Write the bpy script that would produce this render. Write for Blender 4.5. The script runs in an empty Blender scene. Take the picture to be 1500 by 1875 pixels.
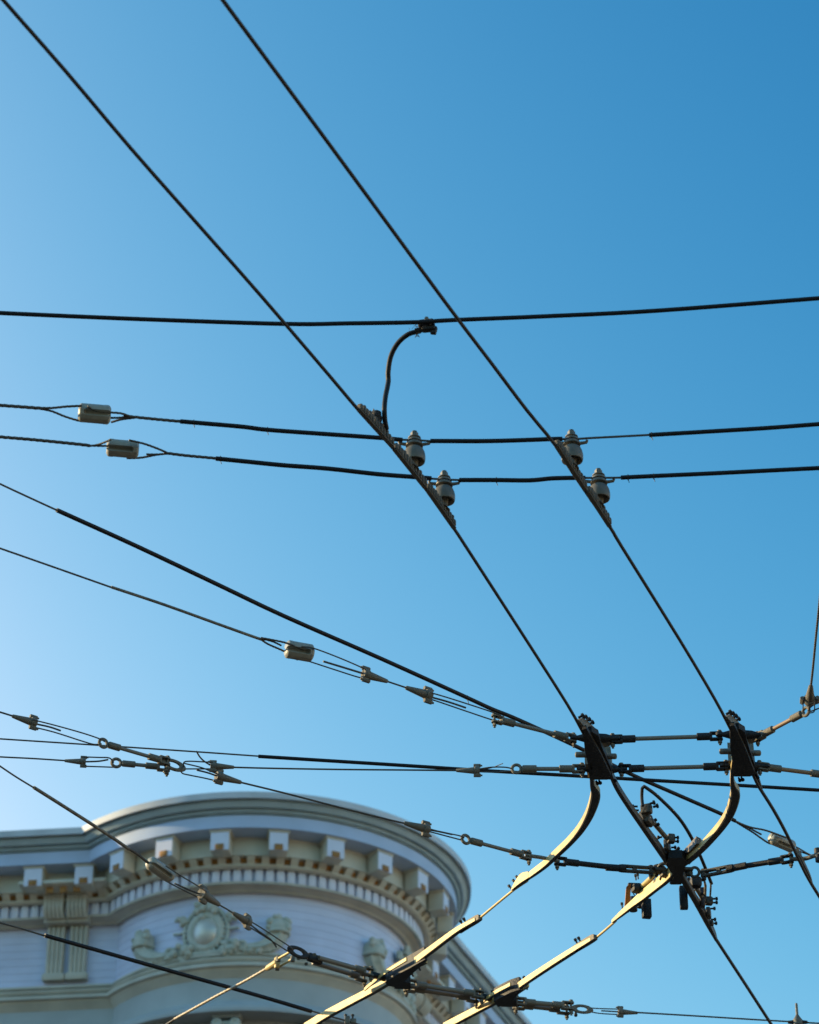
import bpy, bmesh, math, random
from mathutils import Vector, Matrix
random.seed(4)
R = math.radians
# ------------------------------------------------------------------ camera, sky, sun, exposure
SC = bpy.context.scene
COL = SC.collection
EYE = Vector((0.0, 0.0, 1.6))
PITCH = R(32.5)
FPX = 5312.0                       # 85 mm lens on a 24 mm wide frame of 1500 px
cd = bpy.data.cameras.new('camera'); cam = bpy.data.objects.new('camera', cd); COL.objects.link(cam)
cam.location = EYE; cam.rotation_euler = (R(90) + PITCH, 0, 0)
cd.sensor_fit = 'HORIZONTAL'; cd.sensor_width = 24.0; cd.lens = 24.0 * FPX / 1500.0
cd.clip_start = 0.1; cd.clip_end = 3000
cd.dof.use_dof = True; cd.dof.focus_distance = 9.9; cd.dof.aperture_fstop = 5.0; cd.dof.aperture_blades = 7
SC.camera = cam

SUN_AZ = R(-76)                    # clockwise from the view direction (+Y)
SUN_EL = R(16)
W = bpy.data.worlds.new('World'); SC.world = W; W.use_nodes = True
nt = W.node_tree; bg = nt.nodes['Background']
sky = nt.nodes.new('ShaderNodeTexSky'); sky.sky_type = 'NISHITA'; sky.sun_disc = False
sky.sun_elevation = SUN_EL; sky.sun_rotation = SUN_AZ
sky.air_density = 1.0; sky.dust_density = 4.5; sky.ozone_density = 1.6
sep = nt.nodes.new('ShaderNodeSeparateColor'); com = nt.nodes.new('ShaderNodeCombineColor')
nt.links.new(sky.outputs[0], sep.inputs[0])
for i, (gain, power, top) in enumerate(((.500, 4.24, 2.8), (.852, 2.19, 5.4), (.954, 1.61, 8.5))):   # clear-day colour response
    p_ = nt.nodes.new('ShaderNodeMath'); p_.operation = 'POWER'; p_.inputs[1].default_value = power
    m_ = nt.nodes.new('ShaderNodeMath'); m_.operation = 'MULTIPLY'; m_.inputs[1].default_value = gain
    c_ = nt.nodes.new('ShaderNodeMath'); c_.operation = 'MINIMUM'; c_.inputs[1].default_value = top
    nt.links.new(sep.outputs[i], p_.inputs[0]); nt.links.new(p_.outputs[0], m_.inputs[0])
    nt.links.new(m_.outputs[0], c_.inputs[0]); nt.links.new(c_.outputs[0], com.inputs[i])
nt.links.new(com.outputs[0], bg.inputs[0])
bg.inputs[1].default_value = 0.14
sd = bpy.data.lights.new('sun', 'SUN'); sd.energy = 5.0; sd.angle = R(0.5); sd.color = (1.0, 0.75, 0.39)
so = bpy.data.objects.new('sun', sd); COL.objects.link(so)
SUN_DIR = Vector((math.sin(SUN_AZ) * math.cos(SUN_EL), math.cos(SUN_AZ) * math.cos(SUN_EL), math.sin(SUN_EL)))
so.rotation_euler = SUN_DIR.to_track_quat('Z', 'Y').to_euler()
vs = SC.view_settings; vs.view_transform = 'Standard'; vs.look = 'None'; vs.exposure = 0.6; vs.gamma = 1

# ------------------------------------------------------------------ projection of the photograph into the place
CP, SP = math.cos(PITCH), math.sin(PITCH)
HW = 4.6                           # contact wire height above the camera
def ray(x, y):
    a = (x - 750.0) / FPX; b = (937.5 - y) / FPX
    return Vector((a, CP - b * SP, SP + b * CP))
def P(x, y, dz=0.0):               # point of the wire plane (raised by dz)
    d = ray(x, y); t = (HW + dz) / d.z
    return EYE + d * t
def mpp(x, y, dz=0.0):             # metres per photo pixel there
    return (P(x, y, dz) - EYE).length / ray(x, y).length / FPX

# ------------------------------------------------------------------ materials
def mat(name, col, rough=0.6, metal=0.0, var=0.25, nscale=30, bump=0.0, bscale=120, col2=None, amount=0.5, spec=0.5):
    m = bpy.data.materials.new(name); m.use_nodes = True
    n = m.node_tree.nodes; l = m.node_tree.links; b = n['Principled BSDF']
    b.inputs['Roughness'].default_value = rough; b.inputs['Metallic'].default_value = metal
    b.inputs['Specular IOR Level'].default_value = spec
    tc = n.new('ShaderNodeTexCoord')
    nz = n.new('ShaderNodeTexNoise'); nz.inputs['Scale'].default_value = nscale; nz.inputs['Detail'].default_value = 6
    l.new(tc.outputs['Object'], nz.inputs['Vector'])
    rp = n.new('ShaderNodeValToRGB')
    c2 = col2 if col2 else tuple(c * (1 - var) for c in col)
    rp.color_ramp.elements[0].position = 0.5 - 0.25 * amount - 0.05; rp.color_ramp.elements[0].color = (*c2, 1)
    rp.color_ramp.elements[1].position = 0.5 + 0.25 * amount; rp.color_ramp.elements[1].color = (*col, 1)
    l.new(nz.outputs['Fac'], rp.inputs[0]); l.new(rp.outputs[0], b.inputs['Base Color'])
    if bump:
        nb = n.new('ShaderNodeTexNoise'); nb.inputs['Scale'].default_value = bscale; nb.inputs['Detail'].default_value = 4
        l.new(tc.outputs['Object'], nb.inputs['Vector'])
        bp = n.new('ShaderNodeBump'); bp.inputs['Strength'].default_value = bump; bp.inputs['Distance'].default_value = 0.004
        l.new(nb.outputs['Fac'], bp.inputs['Height']); l.new(bp.outputs[0], b.inputs['Normal'])
    return m
M = {}
M['rubber'] = mat('black_rubber', (.010, .010, .012), .55, var=.3, spec=.3)
M['wire'] = mat('oxidised_copper_wire', (.022, .017, .014), .5, .3, var=.4)
M['strand'] = mat('weathered_steel_strand', (.10, .085, .068), .6, .3, nscale=60, bump=.4, bscale=300)
M['strand_sunlit'] = mat('sunlit_steel_strand', (.42, .36, .27), .5, .2, nscale=60, bump=.4, bscale=300)  # paler copy of the strand, sunlight put into its colour
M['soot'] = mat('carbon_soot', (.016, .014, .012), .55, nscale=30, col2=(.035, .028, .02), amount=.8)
M['iron_mid'] = mat('oily_cast_iron', (.085, .072, .055), .55, .2, var=.5, nscale=70, bump=.6)
M['iron'] = mat('grimy_cast_iron', (.20, .178, .135), .6, .15, var=.45, nscale=55, bump=.5)
M['iron_dark'] = mat('black_cast_iron', (.016, .015, .015), .6, .2, var=.4, nscale=55, bump=.5)
M['brass'] = mat('dull_galvanised_bronze', (.17, .15, .11), .55, .2, nscale=60, bump=.4, col2=(.10, .088, .066))
M['rod'] = mat('grey_glass_fibre_rod', (.22, .198, .16), .5, nscale=40, col2=(.16, .14, .11))
M['rod_orange'] = mat('orange_mottled_rod', (.26, .20, .13), .55, nscale=45, col2=(.30, .13, .04))  # tan rod colour mottled with orange
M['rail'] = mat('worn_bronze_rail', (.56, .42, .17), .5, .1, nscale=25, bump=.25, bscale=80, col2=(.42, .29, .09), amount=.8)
M['rail_shaded'] = mat('shaded_bronze_rail', (.10, .08, .06), .5, .3, nscale=35, bump=.3, col2=(.045, .036, .03), amount=.8)  # dark copy of the rail bronze, shade put into the colour
M['porcelain'] = mat('dusty_grey_porcelain', (.155, .138, .105), .45, nscale=45, col2=(.095, .083, .062), amount=.9)
M['porcelain_pale'] = mat('pale_strain_porcelain', (.34, .325, .265), .4, nscale=.12, col2=(.24, .225, .175), amount=.9)
M['ear'] = mat('weathered_bronze_ear', (.15, .125, .085), .6, .2, nscale=90, bump=.5, col2=(.06, .05, .038), amount=.7)
M['orange'] = mat('orange_rust_plate', (.50, .22, .045), .6, nscale=40, col2=(.36, .13, .03))
M['coil'] = mat('dark_red_coil', (.035, .016, .014), .5)
M['nest'] = mat('dry_twigs', (.05, .04, .03), .8)

# ------------------------------------------------------------------ helpers
def link(o): COL.objects.link(o); return o
def tag(o, label, cat, group=None):
    o['label'] = label; o['category'] = cat
    if group: o['group'] = group
    return o
def thing(name, label, cat, loc=(0, 0, 0), group=None):
    o = link(bpy.data.objects.new(name, None)); o.location = loc; o.empty_display_size = .05
    return tag(o, label, cat, group)
def frame(a, b, up=Vector((0, 0, 1))):
    x = (Vector(b) - Vector(a)).normalized(); y = up.cross(x)
    if y.length < 1e-5: y = Vector((0, 1, 0))
    y.normalize(); z = x.cross(y)
    m = Matrix((x, y, z)).transposed().to_4x4(); m.translation = Vector(a); return m
class MB:
    """collects shapes; build() links them as one mesh object"""
    def __init__(s): s.v = []; s.f = []; s.m = []; s.mi = 0
    def add(s, vs, fs, M4=None):
        k = len(s.v)
        s.v += [(M4 @ Vector(p)) if M4 else Vector(p) for p in vs]
        s.f += [tuple(i + k for i in f) for f in fs]; s.m += [s.mi] * len(fs); return s
    def tube(s, pts, r, seg=10, M4=None, lobes=0, twist=0.0, depth=.18, cap=True):
        pts = [Vector(p) for p in pts]; n = len(pts); rs = r if isinstance(r, (list, tuple)) else [r] * n
        vs = []; fs = []; nrm = None; acc = 0
        for i, p in enumerate(pts):
            t = (pts[min(i + 1, n - 1)] - pts[max(i - 1, 0)]).normalized()
            if nrm is None:
                nrm = Vector((0, 0, 1)) if abs(t.z) < .95 else Vector((1, 0, 0))
            nrm = (nrm - t * nrm.dot(t)).normalized(); bn = t.cross(nrm)
            if i: acc += (p - pts[i - 1]).length
            for k in range(seg):
                a = 2 * math.pi * k / seg
                q = rs[i] * (1 + (depth * math.cos(lobes * a - twist * acc) if lobes else 0))
                vs.append(p + nrm * (math.cos(a) * q) + bn * (math.sin(a) * q))
        for i in range(n - 1):
            for k in range(seg):
                a = i * seg + k; b = i * seg + (k + 1) % seg
                fs.append((a, b, b + seg, a + seg))
        if cap:
            fs.append(tuple(range(seg - 1, -1, -1))); fs.append(tuple((n - 1) * seg + k for k in range(seg)))
        return s.add(vs, fs, M4)
    def lathe(s, prof, seg=20, M4=None, axis='Z', cap=True):   # prof: (radius, along)
        vs = []; fs = []; n = len(prof)
        for r, h in prof:
            for k in range(seg):
                a = 2 * math.pi * k / seg; c, d = r * math.cos(a), r * math.sin(a)
                vs.append((c, d, h) if axis == 'Z' else ((h, c, d) if axis == 'X' else (d, h, c)))
        for i in range(n - 1):
            for k in range(seg):
                a = i * seg + k; b = i * seg + (k + 1) % seg
                fs.append((a, b, b + seg, a + seg))
        if cap:
            fs.append(tuple(range(seg - 1, -1, -1))); fs.append(tuple((n - 1) * seg + k for k in range(seg)))
        return s.add(vs, fs, M4)
    def box(s, c, d, M4=None, bev=0.0):
        x, y, z = d[0] / 2, d[1] / 2, d[2] / 2; bev = min(bev, x * .9, y * .9, z * .9); c = Vector(c)
        if bev <= 0:
            vs = [c + Vector((i * x, j * y, k * z)) for k in (-1, 1) for i, j in ((-1, -1), (1, -1), (1, 1), (-1, 1))]
            return s.add(vs, [(3, 2, 1, 0), (4, 5, 6, 7), (0, 1, 5, 4), (1, 2, 6, 5), (2, 3, 7, 6), (3, 0, 4, 7)], M4)
        bm = bmesh.new(); bmesh.ops.create_cube(bm, size=1)
        for v in bm.verts: v.co = Vector((v.co.x * d[0], v.co.y * d[1], v.co.z * d[2])) + c
        bmesh.ops.bevel(bm, geom=bm.edges[:], offset=bev, segments=2, affect='EDGES', profile=.5)
        bm.verts.index_update()
        s.add([v.co.copy() for v in bm.verts], [tuple(v.index for v in f.verts) for f in bm.faces], M4); bm.free(); return s
    def prism(s, lo, hi):                                     # two matching outlines
        n = len(lo); vs = list(lo) + list(hi)
        fs = [tuple(range(n - 1, -1, -1)), tuple(range(n, 2 * n))]
        fs += [(i, (i + 1) % n, n + (i + 1) % n, n + i) for i in range(n)]
        return s.add(vs, fs)
    def slab(s, px, dz0, dz1, taper=1.0):                     # outline on the wire plane, raised vertically
        lo = [P(x, y, dz0) for x, y in px]; c = sum(lo, Vector()) / len(lo)
        hi = [c + (p - c) * taper + Vector((0, 0, dz1 - dz0)) for p in lo]
        return s.prism(lo, hi)
    def hexbolt(s, a, d, r, L, nut=True):                     # bolt shank from a along d with a hex head
        d = Vector(d).normalized(); m = frame(a, Vector(a) + d)
        s.lathe([(r * .55, 0), (r * .55, L)], 8, m, 'X')
        s.lathe([(r, L * .55), (r, L * .95)], 6, m, 'X')
        return s
    def torus(s, c, ax, R_, r, seg=20, ring=8, M4=None, sx=1.0, flat=1.0):
        m = frame((0, 0, 0), ax) if not isinstance(ax, Matrix) else ax
        vs = []; fs = []
        for i in range(seg):
            a = 2 * math.pi * i / seg
            for k in range(ring):
                b = 2 * math.pi * k / ring; q = R_ + r * math.cos(b)
                vs.append(Vector(c) + (m.to_3x3() @ Vector((r * flat * math.sin(b), q * math.sin(a), q * math.cos(a) * sx))))
        for i in range(seg):
            for k in range(ring):
                a = i * ring + k; b = i * ring + (k + 1) % ring
                c2 = ((i + 1) % seg) * ring + (k + 1) % ring; d2 = ((i + 1) % seg) * ring + k
                fs.append((a, b, c2, d2))
        return s.add(vs, fs, M4)
    def build(s, name, mats, parent=None, label=None, smooth=35):
        org = Vector((0, 0, 0)); p = parent
        while p is not None: org = org + Vector(p.location); p = p.parent
        me = bpy.data.meshes.new(name)
        if parent is None and s.v: org = s.v[0].copy()
        me.from_pydata([tuple(v - org) for v in s.v], [], s.f)
        for mm in (mats if isinstance(mats, (list, tuple)) else [mats]): me.materials.append(mm)
        me.polygons.foreach_set('material_index', s.m)
        bm = bmesh.new(); bm.from_mesh(me); bmesh.ops.recalc_face_normals(bm, faces=bm.faces[:]); bm.to_mesh(me); bm.free()
        if smooth:
            me.shade_smooth(); me.set_sharp_from_angle(angle=R(smooth))
        me.update()
        o = link(bpy.data.objects.new(name, me))
        if parent is None: o.location = org
        else: o.parent = parent
        if label: o['label'] = label
        return o
def copy_tree(root, m=None, label=None, group=None):
    def kids(o): return [c for c in bpy.data.objects if c.parent == o]
    def cp(o, par):
        c = o.copy(); COL.objects.link(c); c.parent = par
        for k in kids(o): cp(k, c)
        return c
    r = cp(root, None)
    if m is not None: r.matrix_world = m
    if label: r['label'] = label
    if group: r['group'] = group
    return r
def cat(pts, n=8):                                            # Catmull-Rom through points
    pts = [Vector(p) for p in pts]
    if len(pts) < 3: return pts
    q = [pts[0] * 2 - pts[1]] + pts + [pts[-1] * 2 - pts[-2]]; out = []
    for i in range(1, len(q) - 2):
        a, b, c, d = q[i - 1:i + 3]
        for k in range(n):
            t = k / n
            out.append(.5 * ((2 * b) + (c - a) * t + (2 * a - 5 * b + 4 * c - d) * t * t + (3 * b - a - 3 * c + d) * t ** 3))
    out.append(pts[-1]); return out
def PL(px, dz): return [P(p[0], p[1], p[2] if len(p) > 2 else dz) for p in px]
def stretch(pts, a=0.0, b=0.0):                               # run a wire on past its end
    pts = list(pts)
    if a: pts = [pts[0] + (pts[0] - pts[1]).normalized() * a] + pts
    if b: pts = pts + [pts[-1] + (pts[-1] - pts[-2]).normalized() * b]
    return pts
def dense(pts, step):
    out = [pts[0]]
    for a, b in zip(pts, pts[1:]):
        n = max(1, int((b - a).length / step))
        out += [a.lerp(b, (k + 1) / n) for k in range(n)]
    return out
def wire(mb, px, dz, w, a=0.0, b=0.0, n=6, twisted=False, seg=10):   # w: width in photo px
    mid = px[len(px) // 2]; r = w * .5 * mpp(mid[0], mid[1], dz)
    pts = stretch(cat(PL(px, dz), n), a, b)
    if twisted: pts = dense(pts, r * .7); mb.tube(pts, r, 12, lobes=3, twist=1.6 / r, depth=.10)
    else: mb.tube(pts, r, seg)
    return mb
# ------------------------------------------------------------------ ground
M['asphalt'] = mat('asphalt', (.055, .054, .052), .9, nscale=3, var=.3, bump=.4, bscale=60)
M['concrete'] = mat('pavement_concrete', (.24, .23, .21), .85, nscale=2, var=.2)
g = MB(); g.add([(-900, -900, 0), (900, -900, 0), (900, 900, 0), (-900, 900, 0)], [(0, 1, 2, 3)])
o = g.build('street', M['asphalt'], smooth=0); o['kind'] = 'structure'
# ------------------------------------------------------------------ corner building with the round turret
M['lavender'] = mat('lavender_paint', (.62, .66, .84), .6, nscale=3, var=.10, bump=.15, bscale=18)
M['pale'] = mat('pale_lavender_paint', (.72, .74, .86), .6, nscale=3, var=.08)
M['blue'] = mat('soft_blue_fascia_paint', (.47, .57, .76), .6, nscale=3, var=.1)
M['dusk'] = mat('blue_grey_coping_paint', (.58, .62, .66), .6, nscale=3, var=.2)
M['mould'] = mat('pale_blue_green_moulding_paint', (.46, .58, .62), .6, nscale=4, var=.15, bump=.2, bscale=25)
M['trim'] = mat('grey_green_trim_paint', (.56, .52, .43), .6, nscale=4, var=.18, bump=.2, bscale=25)
M['cream'] = mat('cream_paint', (.65, .61, .50), .6, nscale=4, var=.14)
M['slate'] = mat('blue_grey_paint', (.41, .44, .44), .65, nscale=3, var=.12)
M['ornament'] = mat('pale_green_plaster', (.55, .54, .47), .6, nscale=14, col2=(.36, .39, .32), amount=.9, bump=.6, bscale=30)
M['silver'] = mat('silvered_boss', (.60, .58, .52), .36, .3, nscale=6, var=.15)
M['ochre'] = mat('ochre_paint', (.42, .20, .05), .7, nscale=20, var=.4)
M['roofing'] = mat('roofing_felt', (.12, .12, .12), .9)
M['glass'] = mat('window_glass', (.03, .06, .10), .08, spec=.6, var=.1)
TC = Vector((-1.72, 30.0, 0)); RW = 1.69
NLt = Vector((-.11, -.994, 0)).normalized(); TLt = Vector((-.994, .11, 0)).normalized(); DL = 1.03
NRt = Vector((.94, -.343, 0)).normalized(); TRt = Vector((.343, .94, 0)).normalized(); DR = .97
def PZ(y, off):
    d = ray(473, y); return EYE.z + d.z * (TC.y - RW - off) / d.y
def phi_range(off):
    r = RW + off
    return (math.atan2(NLt.x, -NLt.y) - math.acos((DL + off) / r), math.atan2(NRt.x, -NRt.y) + math.acos((DR + off) / r))
def s_start(off, side): return math.sqrt((RW + off) ** 2 - ((DL if side < 0 else DR) + off) ** 2)
FAR = 14.0
def path(off, z, n=72):
    a, b = phi_range(off); r = RW + off; c = TC + Vector((0, 0, z))
    pts = [c + NLt * (DL + off) + TLt * FAR]
    pts += [c + Vector((math.sin(a + (b - a) * k / n), -math.cos(a + (b - a) * k / n), 0)) * r for k in range(n + 1)]
    return pts + [c + NRt * (DR + off) + TRt * FAR]
def sweep(mb, levels, ids=None):
    rows = [path(o_, z) for o_, z in levels]; n = len(rows[0])
    for i in range(len(rows) - 1):
        mb.mi = ids[min(i, len(ids) - 1)] if ids else 0
        mb.add(rows[i] + rows[i + 1], [(k, k + 1, n + k + 1, n + k) for k in range(n - 1)])
    return mb
def st_turret(phi):
    m = Matrix(((math.cos(phi), math.sin(phi), 0), (math.sin(phi), -math.cos(phi), 0), (0, 0, 1))).transposed().to_4x4()
    m.translation = TC + Vector((math.sin(phi), -math.cos(phi), 0)) * RW; return m
def st_wing(side, s):
    n, t, d = (NLt, -TLt, DL) if side < 0 else (NRt, TRt, DR)
    m = Matrix((t, n, Vector((0, 0, 1)))).transposed().to_4x4(); m.translation = TC + n * d + (TLt if side < 0 else TRt) * s; return m
def s_px(side, x, y, off):
    n, t, d = (NLt, TLt, DL) if side < 0 else (NRt, TRt, DR)
    e = ray(x, y); k = (d + off - (EYE - TC).dot(n)) / e.dot(n); p = EYE + e * k
    return (p - TC).dot(t), p.z
def phi_px(x): return math.asin((x - 473) / 5312 * 33 / RW)

bld = thing('corner_building', 'pale lavender corner building with a round turret and bracketed cornice', 'building', TC)
zs = PZ(1515, .56)
CR = [(.60, PZ(1449, .73) + .03), (.73, PZ(1449, .73)), (.725, PZ(1461, .72)), (.655, PZ(1462, .66)), (.655, PZ(1465, .655)), (.685, PZ(1467, .685)), (.665, PZ(1471, .665)), (.64, PZ(1477, .64)),
      (.61, PZ(1479, .61)), (.575, PZ(1480, .575)), (.575, PZ(1482, .575)), (.60, PZ(1483, .60)), (.59, PZ(1486, .59)), (.56, PZ(1487, .56)), (.56, PZ(1489, .56)), (.575, PZ(1490, .575)), (.55, PZ(1492, .55)), (.55, PZ(1494, .55))]
cornice = sweep(MB(), CR, [1, 1, 1] + [0] * 13).build('cornice', [M['mould'], M['dusk']], bld, smooth=25)
sweep(MB(), [(.561, PZ(1493, .56)), (.561, zs), (.30, zs)]).build('fascia', M['blue'], cornice, smooth=25)
FZ1 = PZ(1563, .32)
sweep(MB(), [(.32, zs), (.32, FZ1)]).build('frieze', M['cream'], bld, smooth=25)
ez0, ez1 = FZ1, PZ(1583, .24)
dz0, dz1 = PZ(1592, .185), PZ(1614, .185)
# egg-and-dart row: ochre niches between curved cream corbels
egg = MB()
egg.mi = 0; sweep(egg, [(.32, ez0), (.33, ez0 - .003), (.33, ez0 - .022), (.25, ez0 - .022)])
egg.mi = 1; sweep(egg, [(.255, ez0 - .022), (.25, (ez0 + ez1) / 2), (.215, ez1)], [1, 1])
egg.mi = 0; sweep(egg, [(.15, ez1 + .003), (.262, ez1), (.268, ez1 - .014), (.25, ez1 - .03), (.20, ez1 - .038), (.20, dz0)])
def corbel(m, w):
    h = ez0 - .03 - ez1
    pr = [(.15, ez0 - .024), (.318, ez0 - .024), (.312, ez0 - .024 - h * .2), (.285, ez1 + h * .5), (.265, ez1 + h * .2), (.256, ez1 + .002), (.15, ez1 + .002)]
    lo = [m @ Vector((-w / 2, a, b)) for a, b in pr]; hi = [m @ Vector((w / 2, a, b)) for a, b in pr]; egg.mi = 0; egg.prism(lo, hi)
den = MB(); 
sweep(den, [(.16, dz0), (.14, dz0 - .004), (.14, dz1)])
def dentil(m, w): den.box((0, .165, (dz0 + dz1) / 2), (w, .05, dz0 - dz1 - .006), m, .004)
a0, b0 = phi_range(.22)
ph = R(-57.5)
pe = R(4.56)
k0 = math.ceil((a0 + .02 - R(-8.2)) / pe)
for k in range(k0, 200):
    p = R(-8.2) + pe * k
    if p > b0 - .02: break
    corbel(st_turret(p), .082)
a0, b0 = phi_range(.14)
pd = R(3.56); k0 = math.ceil((a0 + .02) / pd)
for k in range(k0, 300):
    if pd * k > b0 - .02: break
    dentil(st_turret(pd * k), .079)
for side in (-1, 1):
    s = s_start(.22, side) + .05
    while s < 9: corbel(st_wing(side, s), .082); s += .152
    s = s_start(.14, side) + .06
    while s < 9: dentil(st_wing(side, s), .079); s += .112
egg.build('egg_band', [M['cream'], M['ochre']], bld, smooth=30)
den.build('dentil_band', M['pale'], bld, smooth=30)
AZ = [(.14, dz1), (.19, dz1), (.19, dz1 - .022), (.15, PZ(1621, .13)), (.12, PZ(1624, .12)), (.075, PZ(1629, .08)), (.055, PZ(1634, .05)), (.0, PZ(1636, 0))]
sweep(MB(), AZ).build('architrave', M['trim'], bld, smooth=25)
wz0, wz1 = PZ(1636, 0), PZ(1747, 0)
lv = []; n = 8
for k in range(n):
    lv += [(.004, wz0 + (wz1 - wz0) * k / n), (.008, wz0 + (wz1 - wz0) * (k + 1) / n)]
sweep(MB(), lv).build('clapboard_wall', M['lavender'], bld, smooth=20)
SH = (wz1 - PZ(1791, .02)) / .27
SZ = [(o_, wz1 - d_ * SH) for o_, d_ in ((0, 0), (.06, .004), (.065, .03), (.035, .034), (.035, .052), (.085, .06), (.105, .08), (.09, .105), (.06, .11), (.06, .128), (.125, .134), (.13, .172), (.085, .18), (.08, .20), (.05, .235), (.02, .27))]
sweep(MB(), SZ).build('string_course', M['trim'], bld, smooth=25)
lz = PZ(1829, .05)
sweep(MB(), [(.02, PZ(1791, .02)), (.02, lz)]).build('lower_wall', M['slate'], bld, smooth=25)
LZ = [(.02, lz), (.09, PZ(1832, .09)), (.11, PZ(1835, .11)), (.20, PZ(1839, .2)), (.22, PZ(1844, .22)), (.22, PZ(1850, .22)), (-.1, PZ(1850, .22))]
sweep(MB(), LZ).build('window_cornice', M['slate'], bld, smooth=25)
gz = PZ(1850, .22)
sweep(MB(), [(-.06, gz), (-.06, 0)]).build('storey_wall', M['slate'], bld, smooth=25)
# turret windows with ionic columns between them, one storey repeated down
for k, (pa, pb) in enumerate(((-28, -9.5), (-1.5, 22.5), (31.5, 51))):
    for zt in (gz - .16, gz - 4.2, gz - 8.2):
        zb = zt - 1.9; w = MB(); f = MB()
        n = 14; rr = [(RW - .045), (RW - .01)]
        ang = [R(pa + (pb - pa) * i / n) for i in range(n + 1)]
        def arc(mb, p0, p1, z0, z1, r0, r1):
            nn = 10; lo = []; 
            for zz in (z0, z1):
                for r_ in (r0, r1):
                    lo.append([TC + Vector((math.sin(p0 + (p1 - p0) * i / nn) * r_, -math.cos(p0 + (p1 - p0) * i / nn) * r_, zz)) for i in range(nn + 1)])
            vs = sum(lo, []); q = nn + 1; fs = []
            for i in range(nn):
                for A, B in ((0, 1), (1, 3), (3, 2), (2, 0)):
                    fs.append((A * q + i, A * q + i + 1, B * q + i + 1, B * q + i))
            fs += [(0, q, 3 * q, 2 * q), (nn, q + nn, 3 * q + nn, 2 * q + nn)]
            mb.add(vs, fs)
        arc(f, R(pa - 1.5), R(pb + 1.5), zt, zt + .07, RW - .058, RW - .01)
        arc(f, R(pa - 1.5), R(pb + 1.5), zb - .1, zb, RW - .058, RW + .02)
        arc(f, R(pa - 1.5), R(pa), zb, zt, RW - .058, RW - .012); arc(f, R(pb), R(pb + 1.5), zb, zt, RW - .058, RW - .012)
        arc(f, R(pa), R(pb), (zt + zb) / 2 - .03, (zt + zb) / 2 + .03, RW - .056, RW - .02)
        wf = f.build('window', M['slate'], bld, smooth=30)
        arc(w, R(pa), R(pb), zb, zt, RW - .057, RW - .04); w.build('pane', M['glass'], wf, smooth=30)
for p in (-33, -5.7, 27, 55):
    m = st_turret(R(p)); c = MB()
    c.lathe([(.085, -2.2), (.095, -1.2), (.082, -.17)], 20, m @ Matrix.Translation((0, .03, gz)))
    c.box((0, .04, gz - .015), (.30, .17, .028), m, .006)
    co = c.build('column', M['slate'], bld)
    v = MB()
    for sx in (-1, 1):
        v.lathe([(.055, -.02), (.062, 0), (.062, .17), (.055, .19)], 18, m @ Matrix.Translation((sx * .095, -.03, gz - .11)), 'Y')
        v.torus(Vector((sx * .095, .16, gz - .11)), Vector((0, 1, 0)), .038, .012, 16, 6, m)
    v.box((0, .05, gz - .095), (.17, .15, .05), m, .008)
    v.build('capital', M['ornament'], co)
# plain storeys of both wings, below the frame
for side in (-1, 1):
    s = 2.2
    while s < 12:
        for zt in (gz - .3, gz - 4.3, gz - 8.3):
            m = st_wing(side, s) @ Matrix.Translation((0, 0, zt)); f = MB()
            f.box((0, -.03, .05), (1.2, .14, .12), m, .01); f.box((0, -.02, -2.0), (1.25, .18, .1), m, .01)
            for sx in (-1, 1): f.box((sx * .54, -.035, -.98), (.1, .12, 1.94), m, .01)
            f.box((0, -.05, -.98), (.96, .08, .06), m)
            wf = f.build('window', M['trim'], bld)
            MB().box((0, -.062, -.98), (.97, .03, 1.93), m).build('pane', M['glass'], wf, smooth=0)
        s += 2.3
# modillions under the soffit
def modillion(m):
    t = MB(); h = .235
    t.box((0, .43, zs - h / 2 - .001), (.20, .17, h - .002), m, .004)
    t.box((0, .43, zs - .014), (.235, .20, .026), m, .005)
    mo = t.build('modillion', M['cream'], bld)
    f = MB(); f.box((0, .518, zs - .028 - .104), (.196, .012, .204), m); f.build('modillion_face', M['pale'], mo, smooth=0)
    d = MB(); d.box((0, .527, zs - h + .035), (.09, .016, .066), m, .003); d.build('drop', M['ochre'], mo)
for k in range(-2, 8):
    p = R(-7.6 + 16.3 * k)
    if p < phi_range(.5)[1] - .06: modillion(st_turret(p))
sl, _ = s_px(-1, 154, 1590, .52); 
for k in range(8): modillion(st_wing(-1, sl + .56 * k))
sr = s_start(.5, 1) + .20
for k in range(12): modillion(st_wing(1, sr + .56 * k))
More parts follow.
